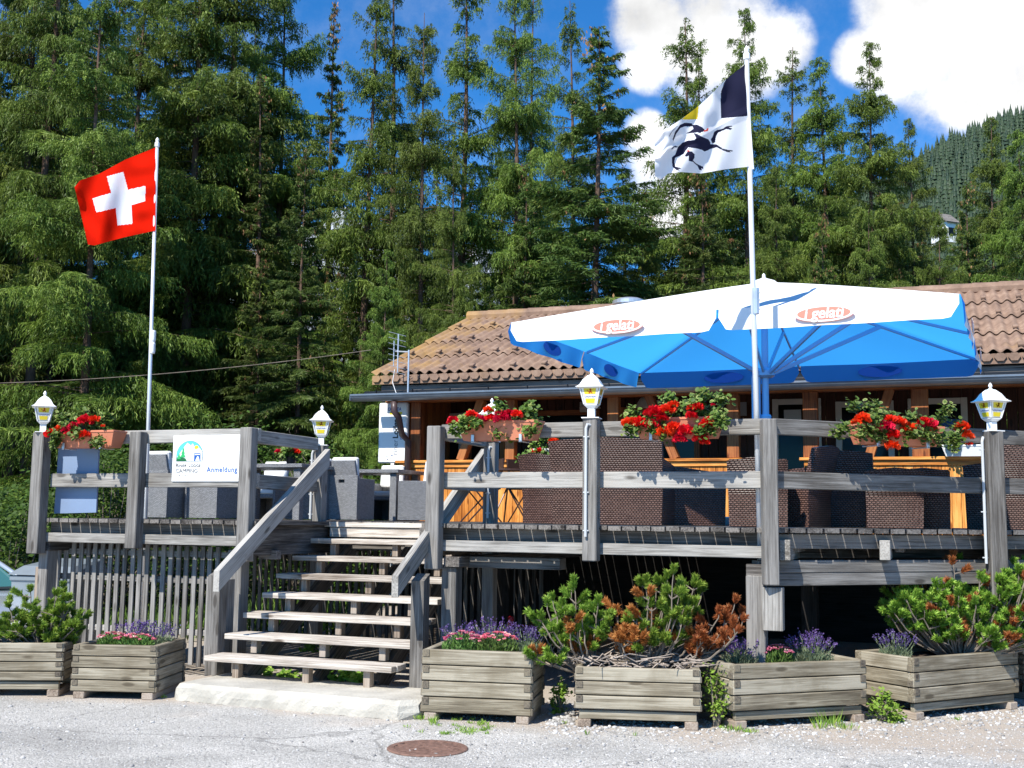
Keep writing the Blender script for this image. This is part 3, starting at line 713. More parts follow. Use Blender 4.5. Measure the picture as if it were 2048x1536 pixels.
    while u < RR:
        mb.lathe([(.058, -.02), (.058, .0)], (0, 0, 0), 6, cap=True); k = len(mb.v)-12
        for j in range(12):
            x, y, z = mb.v[k+j]; mb.v[k+j] = (u+.082+x*1.3, 15.81+z, 3.71+y)
        u += per
    mb.bx(RL, RR, 15.82, 15.84, 3.62, 3.76); mb.build('eave_comb', tm, H)
    mb = MB(); mb.bx(RL+.12, RR, 15.9, 15.93, 3.5, 3.61, axis=0); mb.build('fascia_board', M['greyd'], H)
    mb = MB(); mb.bx(RL-.1, RR, 15.76, 15.88, 3.455, 3.515); 
    k = RL+.1
    while k < RR: mb.bx(k, k+.012, 15.74, 15.78, 3.41, 3.53); k += .62
    mb.build('snow_barrier', M['black'], H)
    # gutter: half round
    mb = MB(); vs = []; fs = []; n = 9
    for i, u in enumerate((RL-.22, RR)):
        for j in range(n):
            a = math.pi*j/(n-1); vs.append((u, 15.63-.1*math.cos(a), 3.43-.1*math.sin(a)*.9))
        for j in range(n):
            a = math.pi*j/(n-1); vs.append((u, 15.63-.094*math.cos(a), 3.432-.094*math.sin(a)*.9))
    for j in range(n-1):
        fs += [(j, j+1, j+1+2*n, j+2*n), (n+j, n+j+2*n, n+j+1+2*n, n+j+1)]
    fs += [(0, 2*n, 3*n, n), tuple(range(n))]; mb.add(vs, fs)
    mb.beam((RL-.22, 15.525, 3.435), (RR, 15.525, 3.435), .02, .03); mb.beam((RL-.23, 15.63, 3.4), (RL-.215, 15.63, 3.4), .2, .1); mb.build('gutter', M['gutter'], H, smooth=False)
    mb = MB(); p = pv(790, 798, 15.65); q = pv(817, 845, 16.12); w = pv(818, 900, 16.35)
    mb.tube([(p.x, 15.63, 3.33), (p.x, 15.63, 3.18), (p.x+.05, 15.68, 3.1), (q.x-.06, 16.02, 2.86), (q.x, 16.12, 2.76), (q.x, 16.12, FD+.1)], .05, 12); mb.build('downpipe', M['pipe'], H, smooth=True)
    # soffit
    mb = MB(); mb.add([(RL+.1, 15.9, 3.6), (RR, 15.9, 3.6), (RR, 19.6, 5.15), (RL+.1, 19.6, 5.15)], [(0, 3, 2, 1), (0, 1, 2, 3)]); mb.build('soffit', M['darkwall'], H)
    # chimney vent
    p = pv(1258, 605, 19.3); V = fthing('roof_vent', 'round shiny metal roof vent behind the parasol on the chalet ridge', 'vent', (p.x, 19.3, 5.2))
    vz = pv(1258, 597, 19.3).z; mb = MB(); mb.lathe([(.25, 5.0), (.25, vz-.1)], (p.x, 19.3, 0), 24); mb.build('duct', M['galv'], V, smooth=False)
    mb = MB(); mb.lathe([(.26, vz-.11), (.29, vz-.11), (.29, vz-.05), (.2, vz-.01), (.02, vz)], (p.x, 19.3, 0), 24); mb.build('cap', M['galv'], V)
    return H, zs, zb
CH, ZS, ZB = chalet()
# ------------------------------------------------------------------ parasol
def fabric(name, cf, cb, tr=.45, ct=None):
    m, nt, N, K, b = newmat(name); out = N['Material Output']
    ge = N.new('ShaderNodeNewGeometry')
    b.inputs['Base Color'].default_value = (*cf, 1); b.inputs['Roughness'].default_value = .75; b.inputs['Specular IOR Level'].default_value = .2
    d = N.new('ShaderNodeBsdfDiffuse'); d.inputs[0].default_value = (*cb, 1); t = N.new('ShaderNodeBsdfTranslucent'); t.inputs[0].default_value = (*(ct or cb), 1)
    m1 = N.new('ShaderNodeMixShader'); m1.inputs[0].default_value = tr; K.new(d.outputs[0], m1.inputs[1]); K.new(t.outputs[0], m1.inputs[2])
    m2 = N.new('ShaderNodeMixShader'); K.new(ge.outputs['Backfacing'], m2.inputs[0]); K.new(b.outputs[0], m2.inputs[1]); K.new(m1.outputs[0], m2.inputs[2]); K.new(m2.outputs[0], out.inputs[0])
    return m
def parasol():
    m = fabric('parasol_cloth', (.85, .85, .84), (.03, .22, .72), .62, (.06, .46, 1.0))
    mu_ = pmat('parasol_underside_blue', (.02, .1, .5), .8)
    rib = pmat('blue_grey_rib', (.25, .4, .62), .35, .2)
    h = 1.69; zb = EYE+h                     # valance bottom
    cen = Vector((2.669, 12.033, 0)); ang = math.radians(-24.12); side = 4.072
    R = side/2; VH = .2; zr = zb+VH-FD; za = zr+.914-VH-.07
    P = thing('parasol', 'huge square parasol, white above and blue beneath, over the right terrace', 'parasol', (cen.x, cen.y, FD), ang)
    n = 24; vs = []; fs = []
    cor = [(-R, -R), (R, -R), (R, R), (-R, R)]
    # four sides each split in two panels with slack between ribs
    ringpts = []
    for k in range(4):
        a = Vector(cor[k]); b = Vector(cor[(k+1) % 4])
        for i in range(n): ringpts.append((a.lerp(b, i/n), i/n))
    nr = 14; N_ = len(ringpts); vs = [(0, 0, za)]
    for j in range(1, nr+1):
        t = j/nr
        for (p, s) in ringpts:
            sag = math.sin(math.pi*((s*2) % 1))**2*.05*t*math.sin(math.pi*min(1, t*.95))
            vs.append((p.x*t, p.y*t, za-(za-zr)*(t**1.06)-sag))
    for i in range(N_): fs.append((0, 1+i, 1+(i+1) % N_))
    for j in range(nr-1):
        for i in range(N_):
            a = 1+j*N_+i; b = 1+j*N_+(i+1) % N_; fs.append((a, a+N_, b+N_, b))
    mb = MB(); mb.add(vs, fs); mb.build('canopy', m, P, smooth=True)
    # valances: two flaps per side, with notches at corners and middles
    ell = pmat('valance_print_back', (.05, .14, .45), .8)
    for k in range(4):
        a = Vector(cor[k]); b = Vector(cor[(k+1) % 4]); d = (b-a).normalized(); nn = Vector((d.y, -d.x)); Ls = (b-a).length
        mb = MB()
        for hlf in (0, 1):
            s0, s1 = hlf*Ls/2+.012, (hlf+1)*Ls/2-.012
            if hlf == 0 and False: pass
            nx = 30; vv = []; ff = []
            for i in range(nx+1):
                s = s0+(s1-s0)*i/nx; e = min(s-s0, s1-s)
                bot = 0 if e > .12 else .12-math.sqrt(max(0, .12**2-(.12-e)**2))
                mid = (hlf == 0 and s > s1-.5) or (hlf == 1 and s < s0+.5)
                if e < .1 : bot = min(VH-.02, bot+.0)
                for q in range(7):
                    z = zr-(VH-bot)*q/6; out = .012*math.sin(s*9+k)*q/6+.02*q/6
                    pt = a+d*s+nn*out; vv.append((pt.x, pt.y, z))
            for i in range(nx):
                for q in range(6):
                    x = i*7+q; ff.append((x, x+1, x+8, x+7))
            mb.add(vv, ff)
        mb.build('valance', m, P, smooth=True)
    vals = [c for c in P.children if c.name.startswith('valance')]
    for k, va in enumerate(sorted(vals, key=lambda o: o.name)):
        a = Vector(cor[k]); b = Vector(cor[(k+1) % 4]); d = (b-a).normalized(); nn = Vector((d.y, -d.x)); Ls = (b-a).length
        yaw = math.atan2(d.y, d.x)
        for hlf in (0, 1):
            c = a+d*(Ls*(.27 if hlf == 0 else .73))+nn*.045; zc = zr-.1
            W2, H2 = .25, .07
            def disc(w, hh, off, mt, nm, front=True):
                mb = MB(); pts = []
                for i in range(40):
                    t = 2*math.pi*i/40; pts.append((w*math.cos(t), 0, hh*math.sin(t)))
                mb.add(pts, [tuple(range(40))]); 
                o = mb.build(nm, mt, va); o.location = (c.x+nn.x*off, c.y+nn.y*off, zc); o.rotation_euler = (math.radians(0), 0, yaw); return o
            disc(W2*1.02, H2*1.06, 0, M['inkg'] if False else M['pinkred'], 'logo_rim'); disc(W2*.995, H2*1.02, .001, M['white'], 'logo_field'); disc(W2*.9, H2*.8, .002, M['pinkred'], 'logo_oval')
            t = text('i gelati', .135, M['white'], None, (0, 0, 0), shear=.15, bold=.003, name='lettering', sx=.95)
            t.parent = va; t.location = (c.x+nn.x*.005, c.y+nn.y*.005, zc-.04); t.rotation_euler = (math.pi/2, 0, yaw)
            # dark back of the print shows through on the blue inside
            mb = MB(); pts = [(W2*math.cos(2*math.pi*i/40), 0, H2*math.sin(2*math.pi*i/40)) for i in range(40)][::-1]
            mb.add(pts, [tuple(range(40))]); o = mb.build('print_shadow', ell, va); o.location = (c.x-nn.x*.04, c.y-nn.y*.04, zc); o.rotation_euler = (0, 0, yaw)
    # ribs and struts
    hub = zr-.05-.28
    for k in range(8):
        if k % 2 == 0: t = Vector(cor[k//2])
        else: t = (Vector(cor[k//2])+Vector(cor[(k//2+1) % 4]))/2
        mb = MB(); f = 1.0
        mb.beam((t.x*.04, t.y*.04, za-.07), (t.x*.985, t.y*.985, zr-.015), .02, .03); mb.build('rib', rib, P)
        mb = MB(); mb.beam((t.x*.03, t.y*.03, hub), (t.x*.52, t.y*.52, za-(za-zr)*.5-.05), .025, .045); mb.build('strut', rib, P)
    mb = MB(); mb.lathe([(.036, 0), (.036, za-.02)], n=20); mb.build('pole', rib, P, smooth=False)
    mb = MB(); mb.lathe([(.07, hub-.05), (.1, hub-.03), (.1, hub+.02), (.06, hub+.05)], n=16); mb.build('collar', rib, P); mb = MB(); mb.lathe([(.06, za-.2), (.09, za-.16), (.09, za-.08), (.05, za-.05)], n=16); mb.build('collar', rib, P); mb = MB(); mb.lathe([(.06, .9), (.065, .92), (.065, 1.02), (.05, 1.04)], n=16); mb.build('collar', rib, P)
    mb = MB(); mb.box((-.09, -.03, hub-.28), (.09, .05, .5)); mb.lathe([(.055, hub-.55), (.06, hub-.53), (.06, hub-.46), (.05, hub-.44)], n=16); mb.build('crank_plate', rib, P)
    mb = MB(); mb.lathe([(.2, za-.06), (.12, za+.01), (.05, za+.035), (.018, za+.05), (.018, za+.08), (.001, za+.1)], n=20, cap=False); mb.build('cap', M['white'], P)
    # base weights
    for (px, py) in ((1452, 1040), (1620, 1036)):
        p = pv(px, py, 12.3 if px < 1500 else 12.0); mb = MB(); mb.box((p.x, p.y, FD+.05), (.42, .4, .09), ch=.01)
        solo('base_weight', mb, M['conduit'], (p.x, p.y, FD), 'pale slab weight of the parasol base beside the %s wicker seat' % ('single dark' if px < 1500 else 'right-hand'), 'weight')
parasol()
# ------------------------------------------------------------------ lanterns
def lantern_proto(label, pos, yaw):
    T = thing('lantern', label, 'lantern', pos, yaw, 'white lanterns on the railing posts')
    def sq(prof, name, mt, par=T):
        mb = MB(); mb.lathe([(r*math.sqrt(2), z) for r, z in prof], n=4, rot=math.pi/4); return mb.build(name, mt, par)
    sq([(.075, 0), (.075, .008), (.03, .01)], 'base_plate', M['white'])
    sq([(.03, .008), (.03, .085)], 'neck', M['white'])
    cg = sq([(.015, .085), (.034, .09), (.055, .112), (.055, .118)], 'cage', M['white'])
    zb_, zt_, rb, rt = .118, .262, .055, .088
    for sx in (-1, 1):
        for sy in (-1, 1): mb = MB(); mb.beam((sx*rb, sy*rb, zb_), (sx*rt, sy*rt, zt_), .012, .012, up=(sx, -sy, 0)); mb.build('corner_bar', M['white'], cg)
    gl = pmat('milky_pane', (.85, .84, .76), .3)
    for k in range(4):
        Rz = Matrix.Rotation(k*math.pi/2, 3, 'Z'); tilt = math.atan2(rt-rb, zt_-zb_)
        def P(x, t, o): return Rz @ Vector((x*(rb+(rt-rb)*t), -(rb+(rt-rb)*t)-.001-o, zb_+(zt_-zb_)*t))
        def quad(x0, x1, t0, t1, o, name, mt, par):
            mb = MB(); mb.add([P(x0, t0, o), P(x1, t0, o), P(x1, t1, o), P(x0, t1, o)], [(0, 1, 2, 3)]); return mb.build(name, mt, par)
        pn = quad(-.86, .86, .03, .97, .0, 'pane', gl, cg)
    # the prints are joined in one mesh per cage side
    for k in range(4):
        Rz = Matrix.Rotation(k*math.pi/2, 3, 'Z')
        def P(x, t, o=.002): return Rz @ Vector((x, -(rb+(rt-rb)*t)-.001-o, zb_+(zt_-zb_)*t))
        mb = MB(); mb.mi = 0
        for (a, b, t0, t1) in ((-.055, .055, .6, .93), (-.042, .042, .08, .34)):
            mb.add([P(a*.85, t0), P(b*.85, t0), P(b, t1), P(a, t1)], [(0, 1, 2, 3)])
        mb.mi = 1
        fig = [[(-.002, .78), (.008, .80), (.012, .74), (.003, .70), (-.006, .73)], [(.0, .80), (.008, .80), (.01, .9), (.002, .92), (-.004, .88)], [(.006, .78), (.016, .83), (.018, .86), (.012, .85)], [(-.005, .75), (-.014, .8), (-.016, .86), (-.02, .8), (-.01, .72)], [(.004, .71), (.012, .64), (.018, .63), (.012, .72)], [(-.004, .73), (-.01, .66), (-.004, .62), (.002, .7)]]
        for pg in fig:
            q = [P(x*1.3, t, .003) for x, t in pg]; mb.add(q, [tuple(range(len(q))), tuple(range(len(q)))[::-1]])
        mb.build('printed_emblem', [M['yellow'], M['redp']], cg)
        t = text('CALANDA', .021, M['navy'], cg, (0, 0, 0), bold=.0006, ext=.0002)
        c = P(0, .43, .0035); t.location = c; t.rotation_euler = (math.pi/2-.2, 0, k*math.pi/2)
    cp = sq([(.085, .255), (.117, .262), (.12, .268), (.103, .276), (.088, .29), (.077, .31), (.064, .334), (.042, .358), (.028, .372)], 'cap', M['white'])
    mb = MB(); mb.lathe([(.03, .37), (.012, .385), (.011, .393), (.018, .402), (.016, .415), (.007, .43), (.001, .436)], n=12, cap=False); mb.build('finial', M['white'], cp)
    return T
def conduit(root, dx, dy, z1, z0):
    mb = MB(); mb.tube([(dx+.04, dy+.03, z1+.0), (dx+.01, dy, z1+.005), (dx, dy, z1-.03), (dx, dy, z0)], .0125, 8)
    for z in (z1-.1, (z1+z0)/2-.1, z0+.05): mb.box((dx, dy+.01, z), (.05, .02, .012))
    mb.build('cable_conduit', M['conduit'], root)
def lanterns():
    RT = FD+.885
    e = [('white lantern on the leftmost railing post above a red geranium box', (L1.x, VF-.06, RT-.01), A+.72),
         ('white lantern on the post at the head of the stairs left side', (-6.26, 10.8, FD+.8), A+.42),
         ('white lantern half hidden behind geraniums, right side at the head of the stairs', (-4.2, 10.56, FD+.8), A+.15),
         ('white lantern on the railing post just below the left tip of the parasol', (R2.x, VF-.06, RT+.02), A+.1),
         ('white lantern on the rightmost post below the parasol corner', None, A+.72),
         ('white lantern whose pointed tip shows above the camping board', None, A+.3)]
    q = dg(sR4, -.05, 0); pr = None
    for i, (lab, p, yaw) in enumerate(e):
        if i == 4: w = W(q[0]+.02, q[1], FD+.86)
        elif i == 5:
            t = pv(491, 866, 13.6); w = W(t.x, t.y, t.z-.42)
        else: w = W(*p)
        if pr is None: pr = lantern_proto(lab, w, yaw); o = pr
        else: o = copy_tree(pr, None, w, yaw, lab)
        ctr = Matrix.Rotation(A-yaw, 4, 'Z')
        if i in (1, 2, 3, 4):
            dx, dy = {1: (-.06, -.075), 2: (.0, -.075), 3: (-.025, -.08), 4: (-.085, -.06)}[i]
            v = ctr @ Vector((dx, dy, 0)); conduit(o, v.x, v.y, -.06, {1: -.78, 2: -.75, 3: -1.0, 4: -1.15}[i])
        if i == 5:
            mb = MB(); mb.bx(-.05, .05, -.05, .05, -(w.z-FD), 0, axis=2); s = mb.build('post', M['grey'], o)
lanterns()
# ------------------------------------------------------------------ flags
def inpoly(x, y, P):
    c = False; n = len(P)
    for i in range(n):
        x1, y1 = P[i]; x2, y2 = P[(i+1) % n]
        if (y1 > y) != (y2 > y) and x < (x2-x1)*(y-y1)/(y2-y1)+x1: c = not c
    return c
def flagmat(name, c, tr=.45):
    m, nt, N, K, b = newmat(name); b.inputs['Base Color'].default_value = (*c, 1); b.inputs['Roughness'].default_value = .9; b.inputs['Specular IOR Level'].default_value = .05
    t = N.new('ShaderNodeBsdfTranslucent'); t.inputs[0].default_value = (*c, 1); x = N.new('ShaderNodeMixShader'); x.inputs[0].default_value = tr
    K.new(b.outputs[0], x.inputs[1]); K.new(t.outputs[0], x.inputs[2]); K.new(x.outputs[0], N['Material Output'].inputs[0]); return m
def curve(pts, s):
    for i in range(len(pts)-1):
        if pts[i+1][0] >= s or i == len(pts)-2:
            (s0, x0, y0), (s1, x1, y1) = pts[i], pts[i+1]; t = min(1, max(0, (s-s0)/(s1-s0))); return x0+(x1-x0)*t, y0+(y1-y0)*t
def flags():
    # poles
    def pole(label, px, pyb, pyt, pxt, v, z0, r, extra):
        b = pv(px, pyb, v); t = pv(pxt, pyt, v)
        T = fthing('flagpole', label, 'flagpole', (b.x, v, z0))
        mb = MB(); mb.tube([(b.x, v, z0), (t.x, v, t.z-.12)], [r, r*.8], 14); mb.build('pole', M['alu'], T, smooth=True)
        mb = MB(); mb.lathe([(r*.8, t.z-.13), (r*1.15, t.z-.12), (r*1.15, t.z-.07), (r*.7, t.z-.06), (r*.9, t.z-.03), (r*.2, t.z)], (t.x, v, 0), 12); mb.build('finial', M['white'], T)
        if extra == 1:
            c = pv(305.5, 680, v); mb = MB(); mb.lathe([(r*1.2, c.z-.17), (r*1.4, c.z-.15), (r*1.4, c.z-.05), (r*1.1, c.z-.03), (r*1.4, c.z), (r*1.4, c.z+.1), (r*1.2, c.z+.12)], (c.x, v, 0), 12); mb.build('joint_sleeve', M['white'], T)
        if extra == 2:
            c = pv(1511, 600, v); mb = MB(); mb.lathe([(r*1.25, c.z-.12), (r*1.25, c.z+.1)], (c.x, v, 0), 12)
            for z in (-.08, 0, .06): mb.box((c.x, v, c.z+z), (r*3.1, .012, .012))
            mb.build('joint_sleeve', M['galv'], T)
            # slim halyard sleeve at the flag hoist
            a = pv(1498, 225, v-.03); b2 = pv(1506, 338, v-.03); mb = MB(); mb.tube([a, b2], .009, 8); mb.build('hoist_rod', M['white'], T)
        return T
    pole('tall white flagpole at the corner of the right terrace carrying the ibex flag', 1519, 845, 92, 1493, VF+.14, .9, .026, 2)
    pole('white flagpole behind the left terrace railing carrying the red flag with a white cross', 303, 862, 275, 315, 11.6, .3, .026, 1)
    # Swiss flag
    def flag(name, top, bot, v, classify, mats, label, wave, nx=150, ny=120, tilt=0):
        vs = []; fs = []; mi = []
        P = []
        for i in range(nx+1):
            s = i/nx; xt, yt = curve(top, s); xb, yb = curve(bot, s); col = []
            for j in range(ny+1):
                t = j/ny; x, y = xt+(xb-xt)*t, yt+(yb-yt)*t; col.append((x, y))
                q = pv(x, y, v); dv = wave(s, t); q2 = pv(x, y, v+dv); vs.append((q2.x, q2.y, q2.z))
            P.append(col)
        for i in range(nx):
            for j in range(ny):
                a = i*(ny+1)+j; fs.append((a, a+1, a+ny+2, a+ny+1))
                x = (P[i][j][0]+P[i+1][j+1][0])/2; y = (P[i][j][1]+P[i+1][j+1][1])/2; mi.append(classify(x, y, s))
        mb = MB(); mb.add(vs, fs); mb.m = mi
        o = pv(top[0][1], (top[0][2]+bot[0][2])/2, v)
        return solo(name, mb, mats, (o.x, v, o.z), label, 'flag', smooth=True)
    z = lambda L_, k, ox, oy: [(x*k+ox, y*k+oy) for x, y in L_]
    cross = z([(600, 595), (810, 535), (870, 765), (1095, 715), (1090, 910), (915, 960), (925, 1200), (735, 1222), (710, 1000), (465, 1055), (415, 875), (655, 805)], .15625, 120, 260)
    top = [(0, 311, 295), (.35, 251, 319), (.68, 198, 348), (.93, 160, 361), (1, 149, 374)]
    bot = [(0, 311, 461), (.45, 247, 475), (.67, 221, 482), (.92, 189, 491), (1, 176, 489)]
    flag('flag', top, bot, 11.58, lambda x, y, s: 1 if inpoly(x, y, cross) else 0, [flagmat('red_cloth', (.72, .012, .002), .3), flagmat('white_cloth', (.85, .85, .9), .35)],
         'red square flag with a white cross blowing left from the left pole',
         lambda s, t: -.5*s*.6+.16*s*math.sin(5.2*s+1.3*t)+.05*s*math.sin(11*s-5*t)+.02*math.sin(17*s+9*t)*min(1, s*4)+.012*math.sin(23*t+6*s)*math.exp(-((s-.15)/.15)**2))
    # ibex flag
    k, ox, oy = 320/1536, 1240, 80
    body = z([(705, 890), (745, 905), (800, 935), (850, 955), (868, 985), (868, 1000), (925, 1002), (955, 1020), (985, 1042), (1035, 1055), (1075, 1058), (1085, 1068), (1050, 1070), (1065, 1080), (1030, 1075), (985, 1058), (930, 1030), (870, 1045), (830, 1065), (812, 1072), (790, 1055), (740, 1042), (690, 1035), (655, 1030), (632, 1060), (610, 1095), (560, 1118), (530, 1130), (522, 1165), (530, 1215), (570, 1225), (590, 1238), (560, 1238), (572, 1252), (540, 1248), (505, 1218), (500, 1180), (500, 1125), (530, 1100), (545, 1060), (555, 1030), (600, 985), (650, 965), (715, 960), (730, 940)], k, ox, oy)
    hind2 = z([(650, 1070), (690, 1070), (718, 1100), (715, 1130), (700, 1155), (730, 1185), (770, 1205), (800, 1218), (800, 1240), (780, 1230), (785, 1252), (760, 1245), (745, 1210), (700, 1170), (660, 1160), (662, 1110), (640, 1120), (620, 1115), (635, 1090)], k, ox, oy)
    fore = z([(872, 955), (890, 925), (905, 880), (930, 865), (990, 850), (1020, 828), (1075, 822), (1082, 830), (1045, 838), (1080, 850), (1060, 862), (1020, 855), (940, 890), (920, 930), (912, 985), (885, 992)], k, ox, oy)
    head = z([(690, 815), (740, 812), (790, 838), (812, 860), (800, 880), (780, 885), (770, 895), (745, 885), (720, 890), (700, 892), (630, 900), (680, 872), (705, 850)], k, ox, oy)
    horn1 = z([(575, 815), (620, 795), (690, 800), (700, 830), (620, 830), (580, 845), (540, 900), (510, 975), (506, 950), (530, 880), (560, 840)], k, ox, oy)
    horn2 = z([(570, 822), (540, 840), (500, 880), (470, 935), (478, 905), (510, 860), (545, 830)], k, ox, oy)
    tail = z([(553, 1022), (530, 1015), (508, 1025), (490, 1048), (500, 1050), (520, 1028), (545, 1032)], k, ox, oy)
    tong = z([(795, 868), (825, 862), (840, 845), (850, 850), (845, 872), (810, 882)], k, ox, oy); red2 = z([(640, 1060), (662, 1058), (672, 1075), (650, 1078)], k, ox, oy)
    blk = z([(1205, 225), (1020, 375), (1000, 410), (970, 500), (965, 600), (972, 752), (1224, 730)], k, ox, oy)
    yel = z([(755, 635), (745, 760), (640, 765), (590, 762), (740, 640)], k, ox, oy)
    def cl(x, y, s):
        for p in (body, hind2, fore, head, horn1, horn2, tail):
            if inpoly(x, y, p): return 1
        if inpoly(x, y, blk): return 1
        if inpoly(x, y, yel): return 2
        if inpoly(x, y, tong) or inpoly(x, y, red2): return 3
        return 0
    top = [(0, 1490, 129), (.2, 1452.5, 158), (.4, 1415, 196), (.52, 1396, 213), (.7, 1363, 238), (.85, 1334, 257), (1, 1309, 288)]
    bot = [(0, 1499, 333), (.25, 1448, 339), (.5, 1402, 347), (.7, 1360, 344), (.85, 1336, 347), (.95, 1322, 359), (1, 1310, 352)]
    def wv(s, t):
        fold = .03*max(0, 1-abs(t-.47)/.07)*(1 if True else 0)
        return -.85*s+.07*math.sin(7*s+2*t)*s+.03*math.sin(15*s-6*t)*min(1, 3*s)-fold*(.4+.6*s)+.05*max(0, .47-t)*math.sin(20*s+14*t)
    flag('flag', top, bot, VF+.12, cl, [flagmat('white_cloth', (.86, .86, .88), .3), flagmat('black_cloth', (.02, .02, .045), .1), flagmat('yellow_cloth', (.85, .6, .03), .3), flagmat('red_cloth', (.75, .08, .05), .3)],
         'white flag with a leaping black ibex under black and yellow fields, on the right pole', wv, 230, 210)
flags()
# ------------------------------------------------------------------ signs
def signs():
    v = VF-.005
    a = pv(343, 963, v); b = pv(492, 870, v); c = pv(345, 871, v)
    T = fthing('sign_board', 'white camping board with arched mountain emblem and blue lettering on the left terrace railing', 'sign', ((a.x+b.x)/2, v, a.z))
    w = b.x-a.x; h = c.z-a.z; x0 = a.x; z0 = a.z
    mb = MB(); mb.bx(x0, b.x+.02, v, v+.012, z0, z0+h, ch=.002)
    bd = mb.build('board', M['white'], T); ORG[bd.name] = ORG[T.name]
    f = v-.001
    # px helper inside the zoomed photo of the board (x 225..1740, y 215..1160)
    def q(x, y): return (x0+(x-240)/(1745-240)*w, z0+(1160-y)/(1160-200)*h)
    def shape(pts, mt, name, k=1):
        mb = MB(); p = [(q(*t)[0], f-.0006*k, q(*t)[1]) for t in pts]
        tri = tessellate_polygon([[Vector(x) for x in p]])
        fs = []
        for t in tri:
            A0, B0, C0 = [Vector(p[i]) for i in t]
            fs.append(tuple(t) if (B0-A0).cross(C0-A0).y < 0 else tuple(t[::-1]))
        mb.add(p, fs); return mb.build(name, mt, bd)
    arch = [(320, 745), (320, 640)]+[(600+280*math.cos(t), 620+305*-math.sin(t)) for t in [math.pi*(1-i/24) for i in range(25)]]+[(880, 640), (870, 745)]
    arch2 = [(600+(x-600)*.972, 550+(y-550)*.965) for x, y in arch]
    shape(arch, M['ink'], 'emblem_outline', 1); shape(arch2, M['cyanp'], 'emblem_sky', 2)
    shape([(335, 735), (340, 650), (400, 560), (470, 455), (545, 355), (600, 400), (625, 410), (655, 370), (700, 440), (740, 490), (800, 460), (868, 560), (868, 640), (862, 735)], M['white'], 'emblem_mountains', 3)
    shape([(740+45*math.cos(t), 455+42*math.sin(t)) for t in [2*math.pi*i/16 for i in range(16)]], M['yellow'], 'emblem_sun', 4)
    shape([(730, 500), (800, 462), (850, 520), (868, 600), (700, 600)], M['white'], 'emblem_hill', 5)
    def tree(cx, by, ty, ww): return [(cx, ty), (cx+ww*.35, ty+(by-ty)*.35), (cx+ww*.2, ty+(by-ty)*.35), (cx+ww*.65, ty+(by-ty)*.66), (cx+ww*.35, ty+(by-ty)*.66), (cx+ww, by), (cx-ww, by), (cx-ww*.35, ty+(by-ty)*.66), (cx-ww*.65, ty+(by-ty)*.66), (cx-ww*.2, ty+(by-ty)*.35), (cx-ww*.35, ty+(by-ty)*.35)]
    shape([(332, 738), (332, 660), (420, 650), (520, 680), (550, 738)], pmat('dark_green_print', (.01, .12, .04), .5), 'emblem_meadow', 6)
    shape(tree(465, 660, 440, 62), M['greenp'], 'emblem_fir', 7); shape(tree(380, 695, 560, 45), M['greenp'], 'emblem_fir', 8)
    shape([(700, 735), (700, 570), (830, 570), (835, 735)], M['blue'], 'emblem_tent', 6)
    shape([(725, 735), (765, 640), (790, 640), (822, 735)], M['white'], 'emblem_tent_door', 7); shape([(715, 590), (820, 590), (820, 610), (715, 615)], M['white'], 'emblem_tent_band', 7)
    def tx(s, x, y, size, mt, **k):
        p = q(x, y); t = text(s, size, mt, bd, (p[0], f-.001, p[1]), align='LEFT', ext=.0003, **k); return t
    tx('R', 318, 860, .052, M['ink'], sx=.95, bold=.0006); tx('INER', 372, 860, .037, M['ink'], sx=1.12, bold=.0006, space=1.12); tx('L', 585, 860, .052, M['ink'], sx=.95, bold=.0006); tx('ODGE', 632, 860, .037, M['ink'], sx=1.06, bold=.0006, space=1.1)
    tx('CAMPING', 318, 978, .055, M['ink'], sx=1.07)
    tx('081 417 00 33', 380, 1050, .02, M['inkg'])
    tx('Anmeldung', 970, 968, .075, M['blue'], sx=.92, space=1.12, bold=.0012)
    # grey board behind the first bay
    v2 = VF+.12
    a = pv(108, 1027, v2); b = pv(192, 1025, v2); c = pv(118, 880, v2); d = pv(198, 880, v2)
    mb = MB(); mb.hexa([(a.x, v2, a.z), (b.x, v2, b.z), (b.x, v2+.02, b.z), (a.x, v2+.02, a.z)], [(c.x, v2, c.z), (d.x, v2, c.z), (d.x, v2+.02, c.z), (c.x, v2+.02, c.z)])
    solo('board', mb, M['panel'], ((a.x+b.x)/2, v2, a.z), 'blue-grey blank board hung behind the rails at the left end of the terrace', 'board')
    # lodge sign
    v3 = 16.2
    a = pv(755, 926, v3); b = pv(812, 926, v3); c = pv(757, 806, v3)
    T = fthing('restaurant_sign', 'tall white sign with sideways lettering at the left corner of the chalet', 'sign', ((a.x+b.x)/2, v3, a.z-.2))
    mb = MB(); mb.bx(a.x, b.x, v3, v3+.1, a.z, c.z, ch=.02); s = mb.build('panel', M['white'], T); ORG[s.name] = ORG[T.name]
    mb = MB(); mb.bx((a.x+b.x)/2-.03, (a.x+b.x)/2+.03, v3+.02, v3+.08, FD-1.2, a.z, axis=2); mb.build('post', M['white'], T)
    hh = c.z-a.z; ww = b.x-a.x
    def P(x, y): return (a.x+(x-125)/(650-125)*ww, v3-.002, a.z+(1315-y)/(1315-235)*hh)
    up = (math.pi/2, -math.pi/2, 0)
    t = text('riner', .125, M['inkg'], s, P(490, 1185), rot=up, align='LEFT', sx=1.0); 
    t = text('Lodge', .125, M['ink'], s, P(490, 880), rot=up, align='LEFT', bold=.004, sx=1.0)
    t = text('DAVOS GLARIS', .05, M['navy'], s, P(570, 900), rot=up, align='LEFT', bold=.001, sx=.95)
    t = text('CALANDA', .07, M['navy'], s, P(295, 380), align='LEFT', bold=.002, sx=.7)
